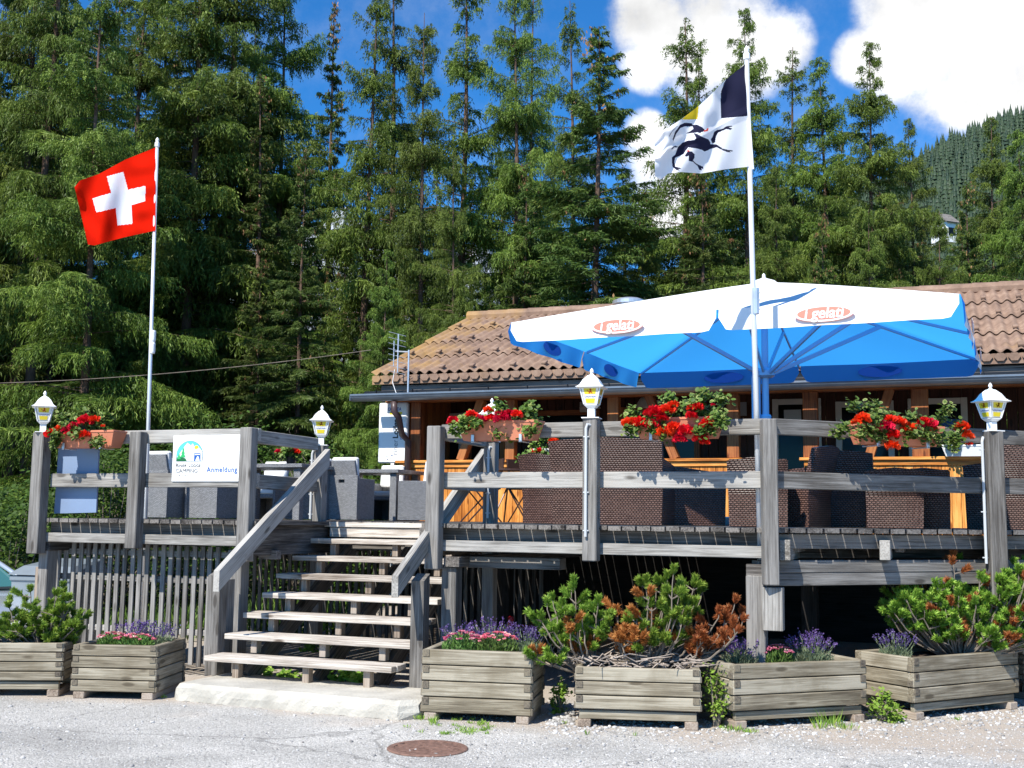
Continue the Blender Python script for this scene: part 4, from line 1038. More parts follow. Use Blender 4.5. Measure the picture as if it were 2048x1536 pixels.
    mb = MB(); p = P(330, 450); p2 = P(560, 405); mb.bx(p[0], p2[0], v3-.002, v3-.001, p[2], p2[2], ch=0.0001); mb.build('yellow_bar', M['yellow'], s)
    mb = MB(); cx, _, cz = P(340, 1200)
    for k in range(5):
        an = k*2*math.pi/5+.4; mb.beam((cx+.03*math.cos(an), v3-.002, cz+.03*math.sin(an)), (cx+.065*math.cos(an), v3-.002, cz+.065*math.sin(an)), .002, .018, up=(0, 1, 0), ch=.0005)
    mb.build('star_mark', M['navy'], s)
    # antenna
    va = 15.55
    t = pv(816, 700, va); b = pv(816, 775, va)
    T = fthing('tv_antenna', 'thin roof antenna with short cross bars standing on the left eave', 'antenna', (b.x, va, b.z-.1))
    mb = MB(); mb.tube([(b.x, va, b.z-.1), (b.x, va, t.z)], .014, 8); mb.build('mast', M['galv'], T)
    m = pv(796, 705, va); m0 = pv(798, 745, va); m1 = pv(796, 668, va)
    mb = MB(); mb.tube([(m.x, va, m0.z), (m.x, va, m1.z)], .01, 6); mb.tube([(m.x-.07, va, m0.z+.1), (m.x-.07, va, m1.z-.1)], .008, 6); mb.tube([(m.x-.05, va, m.z+.02), (b.x, va, t.z-.03)], .01, 6); mb.build('boom', M['galv'], T)
    for k in range(8):
        z = m0.z+(m1.z-m0.z)*k/7; mb = MB(); mb.tube([(m.x-.13, va-.07, z+.03), (m.x+.1, va+.06, z-.03)], .004, 5); mb.build('element', M['galv'], T)
    mb = MB(); mb.tube([(m.x-.05, va, m0.z+.05), (m.x-.08, va, m0.z-.15), (m.x-.02, va, m0.z-.3), (m.x+.05, va+.05, m0.z-.38)], .006, 6); mb.build('cable', M['white'], T)
    # veranda odds and ends
    def thingbox(name, label, cat, px0, px1, py0, py1, v, mt, t=.06):
        a = pv(px0, py1, v); b = pv(px1, py0, v); mb = MB(); mb.bx(a.x, b.x, v, v+t, a.z, b.z, ch=.01); return solo(name, mb, mt, ((a.x+b.x)/2, v, a.z), label, cat)
    thingbox('control_box', 'small white box high on the veranda wall left of the middle post', 'box', 1159, 1176, 803, 824, 17.9, M['whitefr'])
    thingbox('control_box', 'small white box with dark display high on the veranda wall above the geraniums', 'box', 1313, 1331, 799, 816, 17.9, M['whitefr'])
    thingbox('notice', 'pale framed notice in the window behind the flagpole', 'notice', 1568, 1602, 819, 841, 18.0, M['conduit'], .01)
    thingbox('poster', 'dim poster with circles on the dark wall left of the parasol pole', 'poster', 1478, 1493, 804, 832, 17.9, M['inkg'], .01)
    thingbox('blue_awning_box', 'blue panel glimpsed in the right-hand window behind the railing', 'panel', 1880, 1920, 838, 858, 18.02, M['blue'], .01)
    for (px, py, lab) in ((1180, 808, 'white cone lamp shade hanging behind the second lantern from the right'), (1292, 806, 'white cone lamp shade hanging beside the brace above the geraniums')):
        p = pv(px, py+8, 17.3); T = fthing('hanging_lamp', lab, 'lamp', (p.x, p.y, p.z))
        mb = MB(); mb.lathe([(.17, p.z), (.1, p.z+.12), (.03, p.z+.2)], (p.x, p.y, 0), 20, cap=False); mb.build('shade', M['whitefr'], T, smooth=True)
        mb = MB(); mb.tube([(p.x, p.y, p.z+.19), (p.x, p.y, p.z+.9)], .006, 5); mb.build('cord', M['black'], T)
    p = pv(1431, 788, 16.1); mb = MB(); mb.lathe([(.02, .12), (.09, .1), (.1, .03), (.07, -.04), (.01, -.07)], (p.x, p.y, p.z), 16)
    solo('dome_camera', mb, M['black'], (p.x, p.y, p.z), 'small black dome under the eave beam above the doorway', 'camera', smooth=True)
signs()
# ------------------------------------------------------------------ wicker furniture
def cushion(mb, c, s, M_=None): mb.box(c, s, M=M_, ch=min(s)*.35)
def brown_chair(label, u, v, yaw, w=.64, d=.66, hb=.84, arm=.6, proto=None):
    T = thing('wicker_armchair' if w < 1 else 'wicker_sofa', label, 'armchair' if w < 1 else 'sofa', W(u, v, FD), A+yaw, 'brown wicker seats on the right terrace')
    # chair faces +y locally, its back is at -y
    def slab(pts, name):
        mb = MB(); b = [(x, y, 0) for x, y, _ in pts]; t = [(x+dx, y+dy, z) for (x, y, z), (dx, dy) in zip(pts, sh)]
        return mb, b, t
    # back: curved, flared shell
    mb = MB(); n = 10; vs = []; fs = []
    for i in range(n+1):
        s = i/n*2-1
        for (z, fl) in ((.0, 0), (.3, -.0), (hb*.7, -.04), (hb-.012*(1-s*s)*-1, -.1)):
            for th in (0, .055):
                vs.append((s*w/2*(1+.05*(z/hb)), -d/2+fl+th+.0*(1-s*s)-.05*(1-s*s)*(z/hb), z+(.02*(1-abs(s)) if z > hb*.9 else 0)))
    m = 8
    for i in range(n):
        for q in range(3):
            a = i*m+q*2; b = a+m
            fs += [(a, b, b+2, a+2), (a+1, a+3, b+3, b+1)]
        a = i*m+6; b = a+m; fs.append((a, b, b+1, a+1))
    for i in (0, n):
        for q in range(3):
            a = i*m+q*2; fs.append((a, a+2, a+3, a+1) if i == 0 else (a, a+1, a+3, a+2))
    mb.add(vs, fs); mb.build('backrest', M['wickb'], T)
    for s in (-1, 1):
        mb = MB(); x0, x1 = s*(w/2-.1), s*w/2
        xs = sorted((x0, x1))
        b = [(xs[0], -d/2+.05, 0), (xs[1], -d/2+.05, 0), (xs[1], d/2, 0), (xs[0], d/2, 0)]
        t = [(xs[0], -d/2+.03, arm+.06), (xs[1], -d/2+.03, arm+.06), (xs[1], d/2+.02, arm-.02), (xs[0], d/2+.02, arm-.02)]
        mb.hexa(b, t); mb.build('armrest', M['wickb'], T)
    mb = MB(); mb.bx(-w/2+.1, w/2-.1, -d/2+.06, d/2-.02, .04, .36, ch=.02); mb.build('seat', M['wickb'], T)
    mb = MB(); cushion(mb, (0, .04, .4), (w-.22, d-.16, .09)); mb.build('seat_cushion', pmat('grey_brown_cushion', (.3, .26, .22), .9), T)
    return T
def cube_chair(label, u, v, yaw, src=None, group='grey wicker cube chairs on the left terrace'):
    if src is not None: return copy_tree(src, None, W(u, v, FD), A+yaw, label)
    T = thing('wicker_cube_chair', label, 'chair', W(u, v, FD), A+yaw, group)
    # back panel towards -y with a handle hole
    mb = MB(); z1 = .6
    for (x0, x1, z0, z1_) in ((-.24, -.045, .01, .6), (.045, .24, .01, .6), (-.045, .045, .01, .5), (-.045, .045, .545, .6)):
        mb.bx(x0, x1, -.25, -.21, z0, z1_, ch=.001)
    mb.build('back_panel', M['wickg'], T)
    mb = MB(); mb.bx(-.04, .04, -.212, -.2, .5, .545, ch=.001); mb.build('handle_recess', M['black'], T)
    for s in (-1, 1):
        mb = MB(); xs = sorted((s*.24, s*.2)); mb.bx(xs[0], xs[1], -.209, .25, .01, .56, ch=.004); mb.build('side_panel', M['wickg'], T)
    mb = MB(); mb.bx(-.199, .199, -.2, .24, .3, .36, ch=.01); mb.build('seat', M['wickg'], T)
    mb = MB(); cushion(mb, (0, .03, .4), (.4, .42, .08)); mb.build('seat_cushion', M['cushion'], T)
    mb = MB(); mb.hexa([(-.17, -.2, .56), (.2, -.2, .56), (.2, -.15, .56), (-.17, -.15, .56)], [(-.17, -.24, .8), (.18, -.24, .8), (.18, -.19, .8), (-.17, -.19, .8)]); mb.build('backrest', M['wickg'], T)
    mb = MB(); cushion(mb, (.005, -.15, .68), (.38, .09, .33), Matrix.Rotation(.1, 3, 'X')); mb.build('back_cushion', M['cushion'], T)
    return T
def wtable(label, u, v, yaw, w, d, group):
    T = thing('wicker_table', label, 'table', W(u, v, FD), A+yaw, group)
    mb = MB(); mb.bx(-w/2, w/2, -d/2, d/2, .67, .72, ch=.004); mb.build('tabletop', M['wickg'], T)
    for sx in (-1, 1):
        for sy in (-1, 1): mb = MB(); mb.box((sx*(w/2-.1), sy*(d/2-.1), .335), (.1, .1, .67)); mb.build('leg', M['wickg'], T)
    return T
def furniture():
    gt = 'grey wicker tables on the left terrace'
    pt = pv(752, 960, 15.0); wtable('grey wicker table beside the chair at the head of the stairs', pt.x, 15.0, 0, 1.15, .9, gt)
    p = pv(700, 1000, 13.9); c0 = cube_chair('grey cube chair with a handle hole, alone at the head of the stairs', p.x, 13.9, 0)
    def c(lab, px, v, yaw): q = pv(px, 1000, v); return cube_chair(lab, q.x, v, yaw, c0)
    c('cube chair with white back cushion nearest the chalet wall at the stair-head table', 836, 14.9, math.pi/2+.3)
    c('white cushioned cube chair directly in front of the tall lodge sign', 776, 15.9, math.pi)
    c('grey cube chair with handle hole right behind the camping board', 327, 12.2, 0)
    c('grey cube chair standing second from the left behind the camping board', 383, 13.0, 0)
    c('grey cube chair behind the right half of the camping board', 425, 12.5, 0)
    c('white cushioned cube chair left of the table seen through the side railing', 540, 14.6, math.pi)
    c('white cushioned cube chair right of the lamp post at the head of the stairs', 622, 13.8, math.pi/2)
    c('white cushioned cube chair pushed to the table behind the side railing', 662, 15.2, -math.pi/2)
    q = pv(560, 1000, 13.4); wtable('grey wicker table seen through the side railing left of the stairs', q.x, 13.3, 0, 1.3, .9, gt)
    # brown seats; yaw 0 shows its back to the camera
    def b(lab, px, v, yaw, **k): q = pv(px, 1000, v); return brown_chair(lab, q.x, v, yaw, **k)
    b('brown wicker armchair at the left end of the right terrace, by the bistro chairs', 1102, 12.3, -.25, w=.42, d=.5, hb=.74, arm=.5)
    b('wide brown wicker sofa with a tall dark back directly behind the lantern post', 1232, 11.3, .0, w=1.1, d=.7, hb=.82, arm=.6)
    b('brown wicker armchair seen from its shaded side just right of the tall-backed sofa', 1368, 11.9, -1.0, w=.6, hb=.62, arm=.55)
    b('brown wicker armchair left of the flagpole corner, weave lit in stripes', 1518, 11.0, .12, w=.52, hb=.6, arm=.56)
    b('brown wicker armchair right of the flagpole corner, turned side-on with its back to the right', 1575, 11.4, 1.25, w=.5, hb=.74, arm=.5)
    b('brown wicker armchair under the left end of the right-hand geranium box', 1712, 12.1, -.12, w=.46, hb=.72, arm=.5)
    b('low-backed brown wicker armchair under the middle of the right-hand geranium box', 1785, 11.7, .1, w=.5, hb=.53, arm=.5)
    b('low-backed brown wicker armchair between the geranium box and the gap beside the right lamp post', 1850, 12.0, .0, w=.45, hb=.54, arm=.5)
    b('brown wicker armchair behind the rightmost lantern post', 2002, 12.6, -.1, w=.6, hb=.62, arm=.54)
    b('dark high-backed brown wicker armchair at the right edge of the photo', 2068, 12.9, .1, w=.62, hb=.9)
    # bistro set
    def bistro_chair(lab, px, v, yaw):
        q = pv(px, 1000, v); T = thing('bistro_chair', lab, 'chair', W(q.x, v, FD), A+yaw, 'folding bistro chairs by the half wall')
        for s in (-1, 1):
            mb = MB(); mb.tube([(s*.2, -.25, 0), (s*.2, .18, .46), (s*.2, .24, .86)], .011, 6); mb.build('back_leg', M['brown_steel'], T)
            mb = MB(); mb.tube([(s*.18, .22, 0), (s*.18, -.18, .46)], .011, 6); mb.build('front_leg', M['brown_steel'], T)
        mb = MB(); mb.bx(-.2, .2, -.2, .2, .44, .465, ch=.01); mb.build('seat', M['brown_steel'], T)
        mb = MB(); mb.bx(-.21, .21, .21, .235, .68, .86, ch=.01); mb.build('backrest', M['brown_steel'], T)
        return T
    bistro_chair('brown folding chair left of the little round table', 965, 14.6, -.9)
    bistro_chair('brown folding chair right of the little round table', 1058, 14.8, 1.1)
    q = pv(1015, 1000, 14.6)
    T = thing('bistro_table', 'small round brown table holding a flower pot by the half wall', 'table', W(q.x, 14.6, FD), A)
    mb = MB(); mb.lathe([(.34, .68), (.35, .69), (.35, .7), (.34, .71)], n=28); mb.build('tabletop', M['brown_steel'], T)
    for k in range(3):
        a = k*2.1; mb = MB(); mb.tube([(.28*math.cos(a), .28*math.sin(a), 0), (-.12*math.cos(a), -.12*math.sin(a), .68)], .012, 6); mb.build('leg', M['brown_steel'], T)
furniture()
# ------------------------------------------------------------------ flower boxes and geraniums
def fbox(label, pa, pb, v, h=.17, depth=.2, mt='terracotta', white=False, yaw=0, name='flower_box', brackets=True):
    a = pv(*pa, v); b = pv(*pb, v)
    if yaw == 0:
        ln = b.x-a.x; c = Vector(((a.x+b.x)/2, v, a.z)); 
    T = thing(name, label, 'flower box', W(c.x, c.y-depth/2, c.z), A+yaw, 'long flower boxes')
    mb = MB(); k = .035; l2 = ln/2; d2 = depth/2
    bt = [(-l2+k*1.4, -d2+k, 0), (l2-k*1.4, -d2+k, 0), (l2-k*1.4, d2-k*.5, 0), (-l2+k*1.4, d2-k*.5, 0)]
    tp = [(-l2, -d2, h-.02), (l2, -d2, h-.02), (l2, d2, h-.02), (-l2, d2, h-.02)]; mb.hexa(bt, tp)
    mb.bx(-l2-.006, l2+.006, -d2-.006, -d2+.012, h-.022, h, ch=.003); mb.bx(-l2-.006, l2+.006, d2-.012, d2+.006, h-.022, h, ch=.003)
    mb.bx(-l2-.006, -l2+.012, -d2+.013, d2-.013, h-.022, h, ch=.003); mb.bx(l2-.012, l2+.006, -d2+.013, d2-.013, h-.022, h, ch=.003)
    bo = mb.build('trough', M[mt], T)
    mb = MB(); mb.bx(-l2+.013, l2-.013, -d2+.013, d2-.013, h-.02, h-.012); mb.build('soil', M['soil'], T)
    if brackets:
        for s in (-.6, .6): mb = MB(); mb.box((s*l2, -d2+.01, .015), (.028, .02, .07), ch=.003); mb.box((s*l2, 0, -.012), (.028, depth, .01), ch=.003); mb.build('bracket', M['galv'], T)
    return T, c
def geranium(label, org, yaw, l, heads, seed, trail=.12, n=900, h=.2, group='red geraniums in flower boxes', spread=1):
    """heads: list of (x, y, z, r) relative to the box top centre"""
    rng = np.random.RandomState(seed)
    T = thing('geranium', label, 'geranium', org, yaw, group)
    # leaves: clumps of cupped round leaves
    C = []; 
    nc = int(l*22*spread)+4
    cl = np.stack([rng.uniform(-l/2, l/2, nc), rng.uniform(-.13, .08, nc), rng.uniform(-trail, h, nc)], 1)
    cl[:, 1] -= (cl[:, 2] < .02)*.06
    V = []; F = []; R = []
    per = max(6, int(n*1.5)//nc)
    for c in cl:
        for k in range(per):
            p = c+rng.normal(size=3)*(.035, .03, .03)
            nn = unit(np.array([[rng.normal()*.5, -.5+rng.normal()*.4, .8+rng.normal()*.3]]))[0]
            a = np.cross(nn, [0, 0, 1.]); a = a/(np.linalg.norm(a)+1e-6); b = np.cross(nn, a); r = rng.uniform(.011, .026); o = len(V)
            V.append(p-nn*r*.25)
            for q in range(7):
                t = 2*math.pi*q/7+.3; rr = r*(1 if q % 2 else .88); V.append(p+(a*math.cos(t)+b*math.sin(t))*rr)
            rv = rng.rand()
            R += [rv*.6]+[min(1, rv+.15)]*7
            for q in range(7): F.append((o, o+1+q, o+1+(q+1) % 7))
    npmesh('foliage', np.array(V), np.array(F), M['ger'], T, np.array(R))
    mb = MB()
    for c in cl[:nc//2]: mb.tube([(c[0]*.9, 0, -.01), ((c[0]*.95), c[1]*.5, c[2]*.6), tuple(c)], .003, 4)
    for (x, y, z, r) in heads: mb.tube([(x*.93, 0, 0), (x*.97, y*.5, z*.5+.02), (x, y, z-r*.3)], .0028, 4)
    mb.build('stems', M['weed'], T)
    for (x, y, z, r) in heads:
        r = r*1.08; y = y-.05; m = 110; d = unit(rng.normal(size=(m, 3))); d[:, 2] = np.where(d[:, 2] < -.3, -d[:, 2]*.3, d[:, 2])
        P = d*(r*rng.uniform(.6, 1.05, m))[:, None]*np.array([1, 1, .8])
        t = unit(np.cross(d, rng.normal(size=(m, 3))))
        Vv, Ff, Rr = kites(P, t, np.full(m, r*.75), np.full(m, r*.6), rng, rng.rand(m), flat=np.cross(t, d))
        # normal facing outwards
        o = npmesh('blossom', Vv, Ff, M['petal'], T, Rr); o.location = (x, y, z)
    return T
def boxes():
    def heads(lst, c, v, h, zoff=0):      # from picture positions to box frame
        out = []
        for (px, py, r) in lst:
            p = pv(px, py, v); out.append((p.x-c.x, v-(c.y-.1), p.z-(c.z+h), r))
        return out
    T, c = fbox('terracotta box with red geraniums hung at the left end of the left terrace railing', (129, 898), (252, 896), VF-.02)
    g = heads([(110, 870, .062), (125, 861, .05), (140, 862, .045), (153, 852, .04), (178, 843, .065), (196, 841, .05), (147, 868, .05), (175, 872, .055), (213, 853, .02)], c, VF-.2, .17)
    geranium('red geranium spilling from the box at the left end of the left terrace', W(c.x, c.y-.1, c.z+.17), A, .62, g, 11, .14, 900, .17)
    T, c = fbox('terracotta box with red geraniums on the rail just right of the stairs', (931, 884), (1088, 884), VF-.02)
    g = heads([(911, 844, .05), (948, 831, .05), (981, 822, .04), (955, 850, .05), (1002, 828, .035), (1009, 838, .065), (1024, 827, .035), (1038, 831, .045), (965, 842, .05), (985, 838, .04), (948, 853, .04)], c, VF-.2, .17)
    geranium('red geranium with leafy right end in the box just right of the stairs', W(c.x, c.y-.1, c.z+.17), A, .72, g, 12, .12, 1000, .12)
    T, c = fbox('terracotta box with red geraniums on the rail left of the flagpole', (1279, 880), (1450, 882), VF-.02)
    g = heads([(1262, 849, .06), (1280, 848, .06), (1312, 829, .075), (1308, 851, .055), (1338, 822, .06), (1350, 811, .04), (1333, 866, .065), (1350, 857, .055), (1372, 866, .065), (1362, 880, .05), (1384, 818, .035), (1398, 817, .045), (1386, 833, .045), (1420, 851, .065), (1403, 878, .055), (1412, 886, .04), (1428, 811, .015), (1325, 838, .05)], c, VF-.22, .17)
    geranium('profuse red geranium left of the flagpole, the fullest of the railing flowers', W(c.x, c.y-.1, c.z+.17), A, .78, g, 13, .14, 1300, .2)
    # box on the diagonal rail
    e = Vector((1, .9)).normalized(); ay = math.atan2(e.y, e.x)
    s0 = 1.0; 
    def onrail(px, py, o=.12):      # point on the outer face of the diagonal rail
        d = L(ray(px, py)); P = Vector((-1.36, VF)); n = Vector((e.y, -e.x)); Q = P+n*o
        # t*d.x,t*d.y on line Q + s e
        t = (Q.x*n.x+Q.y*n.y)/(d.x*n.x+d.y*n.y); return Vector((d.x*t, d.y*t, EYE+d.z*t))
    a = onrail(1716, 888); b = onrail(1866, 897); ln = (b-a).length; c = (a+b)/2; c.z = a.z-.0
    T = thing('flower_box', 'terracotta box with red geraniums on the receding rail under the parasol', 'flower box', W(c.x, c.y, c.z), A+ay, 'long flower boxes')
    src = [o for o in bpy.data.objects if o.name == 'flower_box.001'][0]
    sl = 157*1/1
    for ch in src.children:
        k = ch.copy(); COL.objects.link(k); k.parent = T; k.scale = (1.15, 1, 1)
    hd = []
    for (px, py, r) in [(1716, 839, .06), (1705, 846, .04), (1773, 840, .045), (1763, 855, .06), (1776, 872, .055), (1776, 893, .055), (1790, 845, .05), (1808, 859, .06), (1838, 847, .05), (1850, 851, .06), (1860, 861, .03), (1915, 856, .055), (1924, 873, .055), (1932, 889, .02), (1840, 843, .04)]:
        p = onrail(px, py, .2); dv = p-c; hd.append((dv.x*math.cos(ay)+dv.y*math.sin(ay), -dv.x*math.sin(ay)+dv.y*math.cos(ay), dv.z-.17, r))
    geranium('red geranium trailing from the box on the receding rail under the parasol', W(c.x, c.y, c.z+.17), A+ay, 1.25, hd, 14, .12, 1500, .16)
    # white boxes on the sill
    def wbox(lab, glab, pa, pb, v, seed, hl, gl, h=.15):
        T, c = fbox(lab, pa, pb, v, h, .18, 'white', brackets=False)
        hh = [(pv(px, py, v-.1).x-c.x, -.05, pv(px, py, v-.1).z-c.z-h, r) for px, py, r in hl]
        geranium(glab, W(c.x, c.y-.09, c.z+h), A, gl, hh, seed, .1, 600, .2)
    wbox('white flower box at the right end of the orange half wall', 'geranium trailing over the white box at the right end of the half wall', (1884, 914), (2000, 914), 16.27, 21, [(1935, 889, .03)], .95)
    wbox('short white flower box on the half wall behind the armchair', 'geranium with one red bloom in the short white box on the half wall', (1074, 919), (1122, 919), 16.25, 22, [(1110, 885, .07), (1082, 904, .06), (1070, 905, .05)], .42)
    q = pv(582, 915, 13.3)
    T = thing('flower_pot', 'small dark pot on the table seen through the side railing', 'pot', W(q.x, 13.3, FD+.72), A)
    mb = MB(); mb.lathe([(.05, 0), (.075, .11), (.075, .12)], n=16); mb.build('pot', M['black'], T)
    geranium('low red flowers on the table seen through the side railing', W(q.x, 13.3, FD+.84), A, .3, [(-.14, -.02, .05, .05), (.05, 0, .08, .055), (.13, 0, .05, .04)], 23, .0, 300, .1, group='potted flowers')
    q = pv(1048, 940, 14.6)
    T = thing('flower_pot', 'small black pot on the round bistro table', 'pot', W(q.x, 14.6, FD+.71), A)
    mb = MB(); mb.lathe([(.045, 0), (.06, .1)], n=14); mb.build('pot', M['black'], T)
    geranium('small pale pink flowers on the round bistro table', W(q.x, 14.6, FD+.8), A, .14, [(.09, 0, .03, .025)], 24, .0, 160, .12, group='potted flowers')
boxes()
# ------------------------------------------------------------------ planters
PL = {}
def planter(key, label, fl, fr, z1, courses, depth=.62, base=True, lift=.06):
    """front-left and front-right ground corners (world), height of the box top"""
    fl = Vector((fl.x, fl.y)); fr = Vector((fr.x, fr.y)); d = fr-fl; w = d.length; yaw = math.atan2(d.y, d.x)
    T = thing('wooden_planter', label, 'planter', (fl.x+d.x/2, fl.y+d.y/2, 0), yaw, 'log-built wooden planters')
    rnd = random.Random(hash(key) % 1000)
    zb = lift+(.075 if base else 0); ch = (z1-zb)/courses; t = .06
    # boards: front and back
    def boards(name, f):
        mb = MB(); f(mb); return mb.build(name, M['planter'], T)
    def fb(y):
        def g(mb):
            for k in range(courses):
                z = zb+k*ch; mb.box((rnd.uniform(-.004, .004), y, z+ch/2), (w, t, ch-.008), axis=0, ch=.006)
        return g
    def ends(mb, y, sy):
        mb.mi = 1
        for s in (-1, 1):
            for k in range(courses):
                z = zb+k*ch+ch*.74
                mb.box((s*(w/2-.033), y, z), (.052, .014, ch*.46), axis=1, ch=.004)
                mb.box((s*(w/2+.002), y+sy*.035, z-ch*.48), (.016, .055, ch*.44), axis=0, ch=.004)
    for nm, y, e, sy in (('front_planks', t/2, 0, 1), ('back_planks', depth-t/2, depth, -1)):
        mb = MB(); fb(y)(mb); ends(mb, e, sy); mb.build(nm, [M['planter'], M['plend']], T)
    for s in (-1, 1):
        def g(mb):
            for k in range(courses):
                z = zb+k*ch; x = s*(w/2-t/2-.002)
                mb.box((x+s*.004, depth/2, z+ch*.5), (t-.004, depth-2*t-.004, ch-.008), axis=1, ch=.006)
        boards('side_planks', g)
    if base:
        mb = MB(); mb.box((0, .03+.02, lift+.033), (w-.06, .04, .066), axis=0); mb.box((0, depth-.05, lift+.033), (w-.06, .04, .066), axis=0); mb.build('base_board', M['planter'], T)
    for s in (-1, 1):
        mb = MB(); mb.box((s*(w/2-.07), depth/2+.0, lift/2), (.1, depth-.01, lift), axis=1, ch=.006); mb.build('foot', M['foot'], T)
    mb = MB(); n = 14; vs = []; fs = []; hx = w/2-t-.001; hy = depth-2*t
    for i in range(n+1):
        for j in range(n+1): vs.append((-hx+2*hx*i/n, t+hy*j/n, z1-.06+rnd.uniform(-.015, .02)))
    for i in range(n):
        for j in range(n): a = i*(n+1)+j; fs.append((a, a+n+1, a+n+2, a+1))
    mb.add(vs, fs); mb.build('soil', M['soil'], T, smooth=True)
    PL[key] = (T, w, depth, z1)
    return T
def planters():
    planter('p1', 'wooden planter with a bushy dwarf pine at the left edge beside the car', pz(-60, 1394), pz(121, 1394), .46, 4, .5)
    planter('p2', 'wooden planter of lavender and pink flowers left of the concrete step', pz(140, 1397), pz(309, 1401), .46, 4, .72, base=False)
    planter('p3', 'wooden planter with lavender and pale pink flowers just right of the concrete step', pz(842, 1440), pz(1062, 1450), .55, 4, .62, base=False)
    planter('p4', 'wooden planter with half-dead brown and green dwarf pines, middle of the right terrace', pz(1150, 1454), pz(1402, 1462), .455, 3, .6)
    planter('p5', 'wooden planter with two lavender tufts below the corner of the right terrace', pz(1468, 1460), pz(1735, 1444), .49, 3, .6)
    planter('p6', 'angled wooden planter below the big dwarf pine at the right', pz(1830, 1442), pz(2040, 1418), .50, 3, .62)
    planter('p7', 'sliver of a wooden planter at the right edge of the photo', pz(2052, 1400), pz(2250, 1385), .49, 4, .6)
planters()
def local(key, x, y, z=0): T, w, d, z1 = PL[key]; return T.matrix_basis @ Vector((x*w/2, y*d, z1+z))
def lavender(label, pos, r, h, seed, n=70):
    rng = np.random.RandomState(seed); T = thing('lavender', label, 'lavender', pos, rng.rand()*6, 'lavender tufts in the planters')
    C = []; D = []; Ln = []; Wd = []; fC = []; fD = []
    for k in range(n):
        a = rng.rand()*2*math.pi; lean = rng.rand()**.6; d = np.array([math.cos(a)*lean*.75, math.sin(a)*lean*.75, 1.]); d /= np.linalg.norm(d)
        b = np.array([math.cos(a), math.sin(a), 0])*r*.35*lean; hh = h*.88*rng.uniform(.55, 1)
        for q in range(4): C.append(b+d*hh*(q+.5)/4); D.append(d+rng.normal(size=3)*.05); Ln.append(hh/3.4); Wd.append(.006)
        tip = b+d*hh
        for q in range(7): fC.append(tip+d*rng.uniform(-.03, .02)+rng.normal(size=3)*.006); fD.append(rng.normal(size=3)+d)
    m = int(n*9)
    for k in range(m):
        a = rng.rand()*2*math.pi; rr = r*rng.rand()**.5*.75; z = rng.rand()*h*.42*(1-.5*rr/r); C.append(np.array([math.cos(a)*rr, math.sin(a)*rr, z])); D.append(np.array([math.cos(a)*.7, math.sin(a)*.7, 1])+rng.normal(size=3)*.3); Ln.append(.05); Wd.append(.008)
    V, F, R = kites(np.array(C), np.array(D), np.array(Ln), np.array(Wd), rng); npmesh('foliage', V, F, M['lavs'], T, R)
    V, F, R = kites(np.array(fC), np.array(fD), np.full(len(fC), .02), np.full(len(fC), .011), rng); npmesh('flowers', V, F, M['lav'], T, R)
def pinks(label, pos, rx, ry, h, seed, n=40):
    rng = np.random.RandomState(seed); T = thing('pink_flowers', label, 'flowers', pos, 0, 'low pink flower cushions')
    m = 700; a = rng.rand(m)*2*math.pi; rr = rng.rand(m)**.5
    C = np.stack([np.cos(a)*rr*rx, np.sin(a)*rr*ry, rng.rand(m)*h*(1-.5*rr**2)], 1); D = np.stack([np.cos(a)*.5, np.sin(a)*.5, np.ones(m)], 1)+rng.normal(size=(m, 3))*.4
    V, F, R = kites(C, D, np.full(m, .045), np.full(m, .012), rng); npmesh('foliage', V, F, M['pinks'], T, R)
    Cs = []; Ds = []
    for k in range(n):
        a = rng.rand()*2*math.pi; rr = rng.rand()**.5; c = np.array([math.cos(a)*rr*rx, math.sin(a)*rr*ry, h*(1.05-.4*rr**2)])
        for q in range(12):
            t = q*2*math.pi/12+rng.rand(); Cs.append(c+np.array([math.cos(t)*.009, math.sin(t)*.009, rng.rand()*.008])); Ds.append([math.cos(t), math.sin(t), .4])
    V, F, R = kites(np.array(Cs), np.array(Ds), np.full(len(Cs), .02), np.full(len(Cs), .014), rng, np.repeat(rng.rand(n), 12)); npmesh('blossoms', V, F, M['pink'], T, R)
lavender('lavender along the back of the planter left of the concrete step', local('p2', .1, .55, -.05), .22, .26, 31, 80)
lavender('lavender at the right of the planter left of the concrete step', local('p2', .55, .6, -.05), .2, .24, 32, 70)
pinks('pink flowers at the left of the planter left of the concrete step', local('p2', -.35, .35, -.05), .13, .12, .13, 33, 25)
pinks('pink flowers in the middle of the planter left of the concrete step', local('p2', .25, .3, -.05), .17, .12, .12, 34, 32)
lavender('lavender at the left back of the planter right of the step', local('p3', -.45, .6, -.05), .2, .25, 35, 80)
lavender('lavender at the centre back of the planter right of the step', local('p3', .1, .7, -.05), .2, .31, 36, 80)
lavender('lavender at the right of the planter right of the step', local('p3', .75, .6, -.05), .2, .27, 37, 90)
pinks('pale pink flowers at the left front of the planter right of the step', local('p3', -.35, .3, -.05), .17, .13, .17, 38, 45)
pinks('pale pink flowers at the right front of the planter right of the step', local('p3', .3, .3, -.05), .17, .13, .17, 39, 45)
lavender('lavender tuft at the left of the planter below the terrace corner', local('p5', -.6, .5, -.05), .2, .25, 40, 90)
lavender('wide lavender tuft at the right of the planter below the terrace corner', local('p5', .45, .45, -.05), .24, .3, 41, 110)
pinks('pink and white flowers between the two lavender tufts', local('p5', -.1, .4, -.05), .13, .12, .15, 42, 40)
lavender('lavender tuft in the left corner of the angled planter', local('p6', -.72, .55, -.05), .18, .26, 43, 70)
